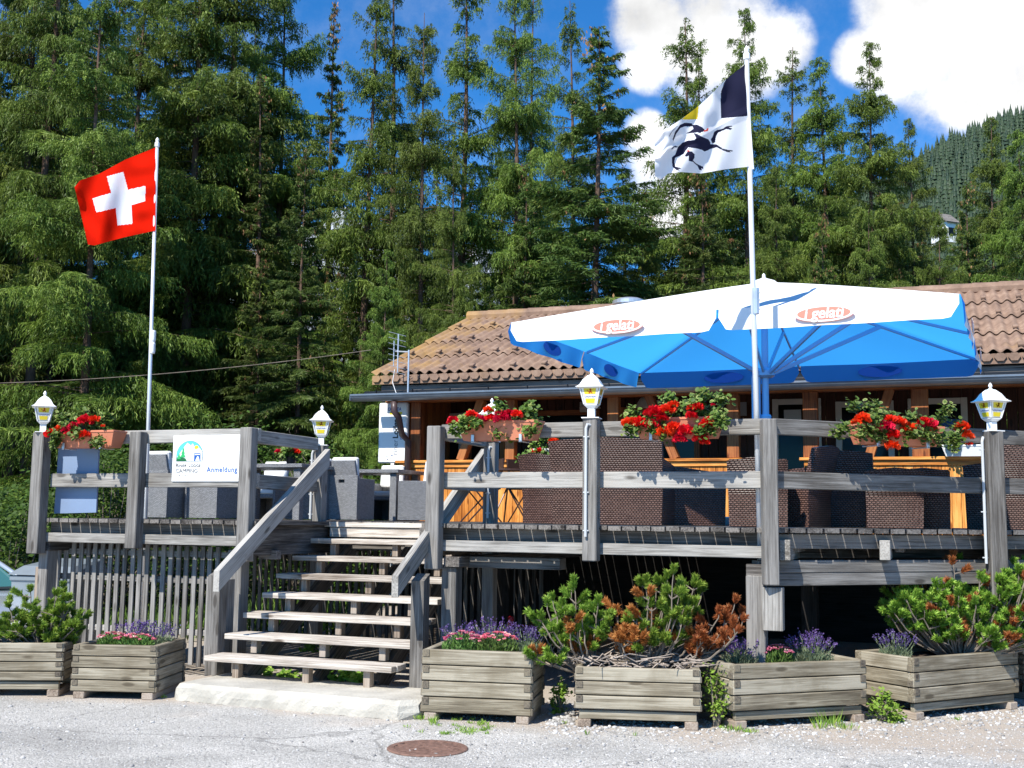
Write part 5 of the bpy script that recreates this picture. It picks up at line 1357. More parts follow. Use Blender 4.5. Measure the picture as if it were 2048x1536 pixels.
# ------------------------------------------------------------------ dwarf pines
def mugo(label, pos, tips, seed, dead=.1, spread=1, group='dwarf pines in the planters', twigs=True, h=None):
    """tips: list of (x,y,z,len,deadflag) relative to pos; branches curve up to them"""
    rng = np.random.RandomState(seed); T = thing('dwarf_pine', label, 'pine shrub', pos, 0, group)
    mb = MB(); g = [[], [], [], []]; dd = [[], [], [], []]
    for (x, y, z, ln, df) in tips:
        tip = np.array([x, y, z]); base = np.array([x*.12, y*.12, -.04])
        mid = np.array([x*.62+rng.normal()*.03, y*.62+rng.normal()*.03, z*.22+.02]); q1 = np.array([x*.92, y*.92, z*.58])
        ctl = [base, mid, q1, tip]; pts = []
        for i in range(9):
            t = i/8; p = (1-t)**3*ctl[0]+3*(1-t)**2*t*ctl[1]+3*(1-t)*t*t*ctl[2]+t**3*ctl[3]; pts.append(p+rng.normal(size=3)*.006)
        mb.tube([tuple(p) for p in pts], [.009*(1-.09*i)+.001 for i in range(9)], 5)
        dr = unit((pts[-1]-pts[-3])[None])[0]
        nb = rng.randint(2, 5)
        shoots = [(pts[-1]-dr*ln, pts[-1])]
        for k in range(nb):
            a = pts[rng.randint(4, 8)]; o = rng.normal(size=3)*np.array([.07, .07, .03]); o[2] = abs(o[2])+.03; e = a+o*1.1
            mb.tube([tuple(a), tuple(a+o*.5), tuple(e)], [.006, .005, .003], 4); shoots.append((a+o*.45, e+np.array([0, 0, .02])))
        bag = dd if df or rng.rand() < dead else g
        for (s0, s1) in shoots:
            L_ = np.linalg.norm(s1-s0); d = (s1-s0)/max(L_, 1e-5); nn = int(L_/.0042*7)+90
            t = rng.rand(nn)**.8; rad = unit(np.cross(d, rng.normal(size=(nn, 3)))); dirn = unit(rad*1.0+d*rng.uniform(.5, 1.6, (nn, 1))); lnn = rng.uniform(.032, .058, nn)
            C = s0+np.outer(t*L_, d)+dirn*(lnn/2)[:, None]
            bag[0].append(C); bag[1].append(dirn); bag[2].append(lnn); bag[3].append(np.clip(.25+.6*t+rng.normal(size=nn)*.15, 0, 1))
    mb.build('branches', M['twig'], T)
    for bag, nm, mt in ((g, 'needles', 'mugo'), (dd, 'dead_needles', 'mugod')):
        if bag[0]:
            C, D, Ln, R = [np.concatenate(b) for b in bag]
            V, F, R = kites(C, D, Ln, np.full(len(C), .0085), rng, R); npmesh(nm, V, F, M[mt], T, R)
    return T
def pines():
    rng = random.Random(8)
    def to(key, x, y): return local(key, x, y, -.05)
    def rel(px, py, base, dy=0):
        p = pd(px, py, base.y+dy); return p-base
    def bush(label, base, pts, seed, dead, dy=.2):
        tips = []
        for (px, py, ln, df) in pts:
            r = rel(px, py, base, rng.uniform(-dy, dy)); tips.append((r.x, r.y, r.z, ln, df))
        return mugo(label, base, tips, seed, dead)
    # left: wide bush
    b = to('p1', .35, .5); pts = []
    for (px, py) in [(15, 1205), (50, 1195), (62, 1175), (125, 1168), (112, 1185), (140, 1190), (100, 1205), (130, 1212), (148, 1222), (75, 1215), (40, 1222), (10, 1228), (90, 1230), (118, 1238), (150, 1245), (60, 1240), (30, 1250), (140, 1262), (105, 1258), (80, 1262), (50, 1265), (15, 1268), (120, 1278), (165, 1255), (95, 1285), (60, 1288), (30, 1285), (145, 1285), (-20, 1230), (-40, 1250), (-15, 1275), (112, 1200), (128, 1180), (155, 1235), (88, 1250), (5, 1245), (70, 1275), (130, 1250)]: pts.append((px, py, .05, 0))
    bush('bushy green dwarf pine in front of the car at the left edge', b, pts, 51, .04)
    b = to('p4', -.85, .45)
    bush('dwarf pine leaning left over the gap between two planters', b, [(1092, 1200, .07, 0), (1105, 1190, .05, 0), (1125, 1200, .07, 0), (1150, 1155, .11, 0), (1143, 1170, .08, 0), (1080, 1225, .07, 0), (1195, 1195, .08, 0), (1175, 1205, .06, 0), (1165, 1215, .06, 0), (1110, 1255, .06, 0), (1155, 1250, .06, 0), (1180, 1235, .07, 0), (1196, 1225, .07, 0), (1150, 1268, .06, 0), (1110, 1280, .06, 0), (1062, 1310, .05, 0), (1095, 1300, .06, 0), (1082, 1322, .05, 0), (1175, 1262, .06, 0), (1165, 1300, .04, 1), (1136, 1240, .05, 0), (1088, 1262, .05, 0), (1190, 1280, .05, 1)], 52, .03)
    b = to('p4', .1, .5)
    bush('tall half-brown dwarf pine in the middle planter', b, [(1293, 1150, .1, 0), (1300, 1175, .08, 0), (1302, 1200, .07, 0), (1348, 1135, .07, 0), (1335, 1142, .06, 0), (1360, 1165, .08, 0), (1345, 1185, .08, 0), (1370, 1195, .08, 0), (1392, 1155, .08, 0), (1405, 1170, .06, 0), (1385, 1200, .07, 0), (1325, 1205, .08, 0), (1335, 1230, .07, 0), (1312, 1235, .07, 0), (1232, 1215, .08, 0), (1218, 1230, .06, 0), (1250, 1228, .06, 1), (1245, 1262, .06, 1), (1270, 1265, .05, 1), (1285, 1250, .05, 1), (1225, 1270, .05, 1), (1300, 1275, .05, 0), (1335, 1270, .05, 0), (1378, 1222, .05, 1), (1388, 1265, .05, 1), (1240, 1290, .05, 1), (1262, 1300, .04, 1), (1400, 1225, .05, 0), (1272, 1232, .04, 0), (1355, 1215, .07, 0), (1365, 1240, .05, 0), (1238, 1275, .05, 0), (1312, 1165, .05, 0), (1330, 1160, .06, 0), (1352, 1200, .06, 0)], 53, .05)
    b = to('p4', .5, .5)
    bush('dead rust-brown dwarf pine reaching right in the middle planter', b, [(1440, 1215, .06, 1), (1473, 1195, .06, 1), (1485, 1218, .05, 1), (1488, 1235, .05, 1), (1478, 1255, .05, 1), (1405, 1265, .05, 1), (1415, 1285, .05, 1), (1430, 1290, .05, 1), (1390, 1295, .04, 1), (1442, 1262, .03, 1)], 54, 1.0)
    b = to('p6', .35, .45); pts = []
    for k in range(250):
        px = rng.uniform(1775, 2090); t = (px-1775)/300
        top = 1205-75*math.sin(min(1, t*1.25)*math.pi/2)-20*math.sin(t*9); bot = 1232+60*math.sin(min(1, t*1.3)*math.pi/2)
        py = rng.uniform(top, bot); pts.append((px, py, rng.uniform(.05, .085), 1 if rng.random() < .13 else 0))
    for q in [(1822, 1140, .08, 1), (1878, 1135, .08, 1), (1905, 1118, .06, 1), (1922, 1110, .08, 0), (1968, 1130, .07, 0), (1785, 1160, .05, 0), (1842, 1150, .06, 0), (1910, 1160, .06, 1), (1985, 1155, .06, 1), (1925, 1130, .07, 0), (1940, 1145, .07, 0), (2040, 1135, .07, 0), (2020, 1165, .06, 0), (1905, 1105, .04, 1), (1795, 1180, .05, 0), (1835, 1175, .06, 0), (1960, 1150, .07, 0)]: pts.append(q)
    bush('broad green dwarf pine with rusty tips over the angled planter', b, pts, 55, .04, .3)
    # brushwood on the middle planter
    mb = MB()
    for k in range(140):
        p = Vector((rng.uniform(-1.1, .95), rng.uniform(.1, .95), 0)); a = rng.uniform(0, 6.28); l = rng.uniform(.08, .3); q = local('p4', p.x, p.y, rng.uniform(-.03, .06))
        mb.tube([q, q+Vector((math.cos(a)*l*.5, math.sin(a)*l*.35, rng.uniform(-.01, .05))), q+Vector((math.cos(a)*l, math.sin(a)*l*.6, rng.uniform(-.02, .06)))], [.007, .005, .002], 4)
    o = mb.build('brushwood', M['dead']); tag(o, 'tangle of bleached dead twigs lying on the middle planter', 'dead twigs', kind='stuff')
pines()
# ------------------------------------------------------------------ conifers
def conifer(seed, H, kind, R, base=.08, dens=1.0, label='', lean=0, pw=.66, full=.55):
    """returns a root Empty (at the trunk foot) with trunk and crown built at unit scale"""
    rng = np.random.RandomState(seed); T = thing({'l': 'larch_tree', 's': 'spruce_tree'}[kind], label, 'tree', (0, 0, 0))
    larch = kind == 'l'
    nb = int(H*(1-base)*(15 if larch else 17)*dens)
    t = np.sort(rng.rand(nb)**(.95)); z = H*(base+(1-base)*t)
    if larch:
        z = z+.25*np.sin(z*3.1+seed); prof = (1-t)**pw*(.55+.45*np.minimum(1, t/.18))+.03
        Lb = R*prof*rng.uniform(.62, 1.15, nb)
    else:
        prof = (1-t)**.82*(.7+.3*np.minimum(1, t/.12))+.02; Lb = R*prof*rng.uniform(.75, 1.08, nb)
    az = rng.rand(nb)*2*math.pi
    # clumping: leave sectors emptier
    gapmod = .75+.35*np.sin(az*2+z*1.3+seed)+.2*np.sin(az*3-z*.7); Lb = Lb*np.clip(gapmod+.15, full, 1.12) if larch else Lb*np.clip(gapmod+.15, .7, 1.1)
    e0 = (.12+.75*t**2)*rng.uniform(.4, 1.3, nb) if larch else (-.12+.75*t**2+.1*rng.normal(size=nb))
    dr = (.35*(1-t*.6)+.1*rng.rand(nb)) if larch else (.28*(1-t)+.08)
    up = (.12*rng.rand(nb)) if larch else .16*np.ones(nb)*(1-t)
    def bp(i, s):    # point on branch i at s (arrays)
        r = Lb[i]*s; dz = Lb[i]*(e0[i]*s-dr[i]*s**2+up[i]*s**4)
        w = .05*np.sin(s*7+az[i]*9)*Lb[i]*.5
        return np.stack([np.cos(az[i])*r-np.sin(az[i])*w, np.sin(az[i])*r+np.cos(az[i])*w, z[i]+dz], 1)
    # trunk
    mb = MB(); n = 14; r0 = .0075*H+.02
    def tx(zz): return np.array([.012*H*math.sin(zz/H*4+seed)*(zz/H), .01*H*math.sin(zz/H*5+seed*2)*(zz/H)])*.6
    mb.tube([(*tx(H*i/n), H*i/n-(.6 if i == 0 else 0)) for i in range(n+1)], [r0*(1-.93*i/n) for i in range(n+1)], 9)
    ssel = range(nb)
    for i in ssel:
        if Lb[i] < .35: continue
        ii = np.full(5, i); P = bp(ii, np.linspace(0, .92, 5)); o = tx(z[i]); P[:, :2] += o
        rr = .008+.012*Lb[i]/R*(1-t[i]*.5)+.006
        mb.tube([tuple(p) for p in P], [rr, rr*.8, rr*.6, rr*.4, rr*.2], 3, cap=False)
    if base > .15:      # dead stubs
        for k in range(int(H*base*2.2)):
            a = rng.rand()*6.28; zz = H*base*rng.uniform(.3, 1); l = rng.uniform(.3, 1.3); mb.tube([(0, 0, zz), (math.cos(a)*l*.6, math.sin(a)*l*.6, zz-.05), (math.cos(a)*l, math.sin(a)*l, zz-l*.25)], [.016, .01, .004], 3, cap=False)
    mb.build('trunk', M['bark'], T)
    # twigs
    per = np.maximum(3, (Lb*(72 if larch else 66)*dens**.3).astype(int)); I = np.repeat(np.arange(nb), per); m = len(I)
    s = rng.rand(m)**.75*.96+.05 if larch else rng.rand(m)**.7*.95+.06
    P = bp(I, s); tz = z[I]/H; P[:, 0] += .0072*H*np.sin(tz*4+seed)*tz; P[:, 1] += .006*H*np.sin(tz*5+seed*2)*tz
    od = np.stack([np.cos(az[I]), np.sin(az[I]), np.zeros(m)], 1); sd = np.stack([-np.sin(az[I]), np.cos(az[I]), np.zeros(m)], 1)*np.where(rng.rand(m) < .5, -1, 1)[:, None]
    bw = Lb[I]*(.30+.12*(1-t[I]))*(1-.72*s)*rng.rand(m)**.8+.03           # sideways reach
    base_c = np.clip(.35+.25*rng.normal(size=m)*.5+.35*s+.25*(rng.rand(nb)-.5)[I], 0, 1)
    C = []; D = []; Ln = []; Wd = []; Rn = []
    if larch:
        A0 = P+sd*bw[:, None]+od*(bw*.45)[:, None]; A0[:, 2] -= bw*.25
        hl = rng.uniform(.12, .62, m)*(.32+.85*(1-t[I]))      # strand length
        K = 6
        # side twig itself
        for q in range(2):
            f = (q+.6)/2; C.append(P+(A0-P)*f+rng.normal(size=(m, 3))*.02); D.append(A0-P+rng.normal(size=(m, 3))*.04); Ln.append(bw*.55+.07); Wd.append(np.full(m, .02)); Rn.append(base_c)
        dn = np.stack([rng.normal(size=m)*.18, rng.normal(size=m)*.18, -np.ones(m)], 1)+od*.22+sd*.15
        for q in range(K):
            f = (q+.5)/K; cc = A0+dn*(hl*f)[:, None]+rng.normal(size=(m, 3))*.018
            C.append(cc); D.append(dn+rng.normal(size=(m, 3))*.35); Ln.append(hl/K*1.5+.03); Wd.append(rng.uniform(.013, .03, m)); Rn.append(np.clip(base_c+.2*(1-f)-.1, 0, 1))
    else:
        A0 = P+sd*bw[:, None]+od*(bw*.7)[:, None]; A0[:, 2] -= bw*.3
        for q in range(3):
            f = (q+.5)/3; C.append(P+(A0-P)*f+rng.normal(size=(m, 3))*.02); D.append(A0-P+rng.normal(size=(m, 3))*.05); Ln.append(bw*.5+.08); Wd.append(np.full(m, .026)); Rn.append(np.clip(base_c+.15*f, 0, 1))
        hl = rng.uniform(.05, .3, m)*(1-.6*t[I]); dn = np.stack([rng.normal(size=m)*.3, rng.normal(size=m)*.3, -np.ones(m)], 1)+od*.5
        for q in range(3):
            f = (q+.5)/3; C.append(P+(A0-P)*rng.rand(m)[:, None]+dn*(hl*f)[:, None]); D.append(dn+rng.normal(size=(m, 3))*.4); Ln.append(hl*.5+.06); Wd.append(np.full(m, .023)); Rn.append(base_c)
    C, D, Ln, Wd, Rn = [np.concatenate(x) for x in (C, D, Ln, Wd, Rn)]
    V, F, Rr = kites(C, D, Ln, Wd, rng, Rn); npmesh('crown', V, F, M['larch' if larch else 'spruce'], T, Rr)
    if not larch:
        k = int(150*dens); sel = rng.randint(0, nb, k*4); sel = sel[(t[sel] > .35)][:k]; k = len(sel)
        c = bp(sel, rng.uniform(.7, 1, k)); cc = np.repeat(c, 4, 0)+rng.normal(size=(k*4, 3))*.06; cc[:, 2] -= .05
        V, F, Rr = kites(cc, np.tile([0, 0, -1.], (k*4, 1))+rng.normal(size=(k*4, 3))*.2, np.full(k*4, .13), np.full(k*4, .045), rng); npmesh('cones', V, F, M['cone'], T, Rr)['kind'] = 'stuff'
    print('tree', kind, seed, 'quads', len(C)); return T
PROTO = {'la': dict(seed=1, H=16, kind='l', R=3.1, base=.05, pw=.72, full=.7), 'lb': dict(seed=2, H=18, kind='l', R=2.2, base=.28, dens=.8),
         'lc': dict(seed=3, H=17, kind='l', R=2.6, base=.12, dens=.9), 'ld': dict(seed=4, H=15, kind='l', R=1.9, base=.1, dens=.75, pw=.7),
         'le': dict(seed=7, H=15, kind='l', R=3.0, base=.03, dens=1.15, pw=.85, full=.85),
         'sa': dict(seed=5, H=15, kind='s', R=2.9, base=.03), 'sb': dict(seed=6, H=17, kind='s', R=1.5, base=.05, dens=.85)}
USED = {}
def tree(key, label, px, ytop, Y, rot, wide=1.0, group=None, gz=None):
    p = pd(px, 700, Y); x = p.x; g = gh(x, Y) if gz is None else gz
    H0 = PROTO[key]['H']
    # scale so that the tip stands at picture height ytop
    top = pd(px, ytop, Y).z; sc = (top-g)/H0
    if key not in USED:
        USED[key] = conifer(label=label, **PROTO[key]); o = USED[key]
    else: o = copy_tree(USED[key], label=label)
    o.location = (x, Y, g); o.rotation_euler = (0, 0, rot); o.scale = (sc*wide, sc*wide, sc)
    if 'group' in o: del o['group']
    if group: o['group'] = group
    return o
def forest():
    F = [ # key, px, ytop, depth, wide, label
     ('la', 172, -40, 26, 1.1, 'broad pale green larch hanging to the ground behind the red flag, left of its pole'),
     ('lb', 30, -330, 31, .95, 'larch with a bare reddish trunk at the far left edge of the forest'),
     ('lb', 66, -380, 29, .9, 'tall larch with a long bare trunk just right of the leftmost trunk'),
     ('lb', 100, -160, 35, .9, 'slim trunked larch standing behind the broad pale larch, left of the red flag'),
     ('lc', 368, -260, 35, 1.1, 'tall dark green larch right of the red flag pole'),
     ('lc', 446, -330, 36, 1.15, 'very tall larch with a dark trunk left of the dark narrow spruce'),
     ('la', 545, -90, 37, .95, 'larch whose drooping top edges the blue sky gap left of the dark narrow spruce'),
     ('sb', 650, 0, 37, 1.0, 'narrow dark spruce with its pointed tip in the blue gap'),
     ('ld', 728, -50, 33, 1.0, 'thin larch just right of the dark narrow spruce, trunk showing against the sky'),
     ('ld', 776, -120, 35, 1.05, 'second thin larch right of the dark spruce, with a darker bare trunk'),
     ('lc', 838, 28, 31, .85, 'bright green conifer with a pair of stems above the left end of the chalet roof'),
     ('ld', 918, -90, 34, 1.15, 'thin open larch behind the left end of the chalet roof'),
     ('lc', 1026, -70, 33, .9, 'tall larch with a pale trunk left of the cone-laden spruce'),
     ('lb', 1062, -70, 37, .8, 'larch behind and right of the pale-trunked one'),
     ('ld', 1142, 0, 41, 1.0, 'slim larch tip rising left behind the cone-laden spruce'),
     ('sa', 1190, 55, 30, 1.4, 'large spruce laden with brown cones above the middle of the chalet roof'),
     ('ld', 1370, 32, 38, 1.35, 'open-topped larch in front of the white cloud, left of the ibex flag'),
     ('ld', 1408, 112, 40, 1.1, 'shorter larch tucked right of the open-topped larch at the cloud'),
     ('sa', 1400, 345, 29, 1.35, 'shorter cone-bearing spruce directly below the ibex flag'),
     ('le', 1495, 22, 38, .95, 'dark larch whose tip stands just behind the top of the right flagpole'),
     ('ld', 1597, 97, 42, 1.2, 'slim open larch right of the right flagpole'),
     ('le', 1657, 118, 38, 1.1, 'dense larch above the centre of the parasol right half'),
     ('le', 1747, 87, 36, 1.0, 'tallest larch above the right half of the parasol, trunk visible half way up'),
     ('le', 1560, 330, 33, 1.0, 'light green larch low behind the parasol top, right of the flagpole'),
     ('le', 1830, 240, 40, .9, 'small larch at the foot of the distant wooded hillside'),
     ('le', 1995, 235, 36, .95, 'bright green larch near the right edge above the tiled roof'),
     ('le', 2060, 262, 33, 1.1, 'larch cut by the right edge of the photo'),
     ('sa', 1948, 365, 34, .9, 'low dark spruce between the two right-hand larches and the roof'),
     ('la', 1885, 420, 32, .9, 'low light larch just behind the right part of the chalet ridge'),
     ('la', 905, 300, 27, .8, 'lower larch whose branches brush the left end of the chalet ridge'),
     ('le', 765, 500, 22.5, .95, 'small bright larch directly left of the chalet gable'),
     ('sa', 1045, 330, 32, .9, 'mid-height spruce behind the chalet ridge, left of the cone-laden spruce'),
     ('la', 1285, 400, 31, .75, 'low conifer behind the roof vent'),
     ('sa', 600, 300, 30, .95, 'dark spruce in the shade below the sky gap'),
     ('sb', 505, 150, 34, 1.2, 'dark spruce filling the shade right of the very tall larch'),
     ('lc', 250, -150, 36, 1.0, 'larch standing behind the red flag'),
     ('le', 1745, 420, 31, .9, 'low larch above the right slope of the parasol'),
     ('sa', 1650, 430, 30, .8, 'low spruce hidden behind the parasol ridge'),
    ]
    for i, (k, px, yt, Y, w, lab) in enumerate(F): tree(k, lab, px, yt, Y, i*2.4, w)
    # shaded forest behind the front row
    rng = random.Random(21); G = 'conifers deep in the shaded forest behind the front row'
    spots = [(-60, 40, 38), (-10, -60, 40), (50, 150, 44), (135, 60, 42), (210, -20, 44), (300, -80, 40), (330, 100, 48), (410, 40, 45), (480, 60, 43), (540, 260, 46), (590, 330, 41), (20, 480, 32), (120, 520, 37), (230, 500, 38), (300, 420, 39), (430, 450, 35), (520, 520, 32), (650, 540, 33), (690, 480, 36), (-80, 300, 33), (730, 560, 40), (800, 500, 44), (880, 540, 42), (1000, 560, 42), (1090, 440, 44), (1160, 470, 42), (1250, 460, 40), (1330, 560, 40), (1480, 420, 46), (1540, 500, 42), (1600, 400, 48), (1700, 350, 50), (1790, 420, 48), (1850, 460, 46), (1930, 430, 50), (2010, 400, 46), (360, 560, 38), (560, 600, 38), (60, 560, 38), (700, 330, 40), (760, 300, 42), (820, 380, 39), (870, 330, 43), (940, 400, 40), (1000, 300, 42), (1060, 360, 40), (1110, 280, 43), (1250, 330, 42), (1300, 420, 40), (1450, 300, 44), (1545, 330, 44), (1690, 260, 46), (1790, 300, 45), (1100, 560, 36), (1430, 540, 36), (1620, 540, 37), (1800, 540, 36), (1960, 540, 38)]
    for i, (px, yt, Y) in enumerate(spots):
        tree(rng.choice(['sa', 'sb', 'la', 'lc', 'sa']), 'conifer deep in the shaded forest behind the front row of trees', px, yt, Y, rng.uniform(0, 6), rng.uniform(.9, 1.15), G)
    # unseen spruces added out of view at the left to shade the forest edge
    for i, (x, y, h) in enumerate(((-24, 14, 17), (-20.5, 17, 16), (-28, 17, 19), (-18.8, 12.8, 14), (-23, 20, 18), (-31, 12, 18), (-16.6, 30, 23), (-19, 26, 23), (-17.5, 34, 24), (-22, 30, 25), (-20, 37, 25), (-15.6, 23.5, 15))):
        o = copy_tree(USED['sa'], None, (x, y, 0), i*1.7, 'unseen spruce added out of view at the left to shade the forest edge', (h/15,)*3); o['group'] = G; o['label'] = 'conifer deep in the shaded forest behind the front row of trees'
forest()
# ------------------------------------------------------------------ far hillside and mountain
def far():
    rng = np.random.RandomState(9)
    ridge = [(1200, 640), (1400, 470), (1600, 385), (1760, 335), (1840, 285), (1900, 247), (1960, 222), (2048, 190), (2300, 90), (2700, -60)]
    Y0, Y1 = 110, 320
    def zr(px):
        for i in range(len(ridge)-1):
            if ridge[i+1][0] >= px: a, b = ridge[i], ridge[i+1]; t = (px-a[0])/(b[0]-a[0]); return a[1]+(b[1]-a[1])*t
        return ridge[-1][1]
    def hz(px, t):      # point of the hillside: t 0 foot .. 1 ridge
        Y = Y0+(Y1-Y0)*t; top = pd(px, zr(px), Y1); foot = pd(px, 700, Y0)
        x = foot.x+(top.x-foot.x)*t; z = gh(0, 110)*0+(foot.z*.25)*(1-t)+(top.z-7)*t**1.05; return (x, Y, z)
    mb = MB(); nx, ny = 50, 16; vs = []; fs = []
    pxs = np.linspace(1150, 2700, nx)
    for px in pxs:
        for j in range(ny): x, y, z = hz(px, j/(ny-1)); vs.append((x, y, z+rng.uniform(-1, 1)))
        x, y, z = hz(px, 1); vs.append((x, y+150, z-40))
    for i in range(nx-1):
        for j in range(ny): a = i*(ny+1)+j; fs.append((a, a+ny+1, a+ny+2, a+1))
    mb.add(vs, fs); tag(mb.build('hillside', pmat('far_hillside', (.05, .085, .03), .95, var=.5, scale=.05), smooth=True), None, None, kind='structure')
    V = []; Fc = []; R = []
    cnt = 9000
    for k in range(cnt):
        px = rng.uniform(1250, 2650); t = rng.rand()**.8
        if k < 500: t = rng.uniform(.95, 1)
        x, y, z = hz(px, t); h = rng.uniform(1.6, 6); r = h*rng.uniform(.22, .34); c = rng.rand()
        for q in range(5):
            z0 = z+h*(.05+.18*q); rr = r*(1-.19*q); o = len(V); a0 = rng.rand()*6
            V.append((x, y, z0+h*.32))
            for w in range(7): a = a0+w*2*math.pi/7; s = rr*(1 if w % 2 else .6); V.append((x+math.cos(a)*s, y+math.sin(a)*s, z0-(.03*h if w % 2 else 0)))
            R += [min(1, c*.7+.3)]+[c*.6]*7
            for w in range(7): Fc.append((o, o+1+w, o+1+(w+1) % 7))
    o = npmesh('hillside_forest', np.array(V), np.array(Fc), leafmat('far_conifers', (.03, .055, .035), (.055, .09, .045), .1), None, np.array(R)); tag(o, 'dense conifer forest covering the distant slope at the right', 'forest', kind='stuff')
    # pale rocky mountain glimpsed between the trunks
    mb = MB(); vs = []; fs = []; n = 60
    pk = [(300, 560), (560, 470), (690, 415), (760, 470), (880, 540), (950, 500), (990, 535), (1100, 600), (1400, 640)]
    def pz_(px):
        for i in range(len(pk)-1):
            if pk[i+1][0] >= px: a, b = pk[i], pk[i+1]; t = (px-a[0])/(b[0]-a[0]); return a[1]+(b[1]-a[1])*t
        return pk[-1][1]
    m = 12
    for px in np.linspace(300, 1400, n):
        tp = pd(px, pz_(px)+rng.uniform(-8, 8), 1400)
        for j in range(m):
            t = j/(m-1); vs.append((tp.x+rng.uniform(-6, 6), 1400-(1-t)*500, tp.z*t**1.3+rng.uniform(-12, 12)*(t < 1)))
    for i in range(n-1):
        for j in range(m-1): a = i*m+j; fs.append((a, a+m, a+m+1, a+1))
    mb.add(vs, fs); tag(mb.build('mountain', pmat('pale_rock', (.36, .38, .4), .9, var=.4, scale=.02)), None, None, kind='structure')
    # two houses on the hillside
    for (px, py, Y, lab) in ((1887, 456, 100, 'tiny white house on the wooded slope at the right, glimpsed between larches'),):
        p = pd(px, py, Y); T = thing('house', lab, 'house', (p.x, Y, p.z-1.5), .4)
        w = 1.0; mb = MB(); mb.bx(-w/2, w/2, -1, 1, 0, 1.8); mb.build('wall', M['white'], T)
        mb = MB(); mb.poly([(-w/2-.3, -1.2, 1.7), (w/2+.3, -1.2, 1.7), (w/2+.3, 0, 2.7), (-w/2-.3, 0, 2.7)], .1, (0, -.5, .8)); mb.build('roof', M['greyd'], T)
        mb = MB(); mb.bx(-.4, .4, -1.03, -1.001, .6, 1.3); mb.build('window', M['glass'], T)
far()
# ------------------------------------------------------------------ broadleaf shrubs
def shrub(label, x, y, z, rx, ry, h, n, seed, ls=(.03, .07), mt='leaf', group='leafy shrubs along the forest edge', name='leafy_shrub'):
    rng = np.random.RandomState(seed); T = thing(name, label, 'shrub', (x, y, z), 0, group)
    k = max(8, n//45); a = rng.rand(k)*2*math.pi; rr = rng.rand(k)**.5; zz = rng.rand(k)**.8
    cl = np.stack([np.cos(a)*rr*rx*(1-.35*zz), np.sin(a)*rr*ry*(1-.35*zz), zz*h], 1)
    cs = rng.uniform(.06, .2, k)*min(1, h)
    I = rng.randint(0, k, n); C = cl[I]+rng.normal(size=(n, 3))*cs[I][:, None]; C[:, 2] = np.abs(C[:, 2])
    D = rng.normal(size=(n, 3)); D[:, 2] *= .4; ln = rng.uniform(*ls, n)
    nn = np.stack([rng.normal(size=n)*.5, -.3+rng.normal(size=n)*.5, np.ones(n)], 1)
    V, F, R = kites(C, np.cross(nn, D), ln, ln*.65, rng, np.clip(rng.rand(n)*.6+.4*rng.rand(k)[I], 0, 1), flat=nn); npmesh('foliage', V, F, M[mt], T, R)
    mb = MB()
    for c in cl[:min(k, 30)]: mb.tube([(c[0]*.2, c[1]*.2, 0), (c[0]*.6, c[1]*.6, c[2]*.6), tuple(c)], [.012, .008, .003], 4)
    mb.build('stems', M['twig'], T)
    return T
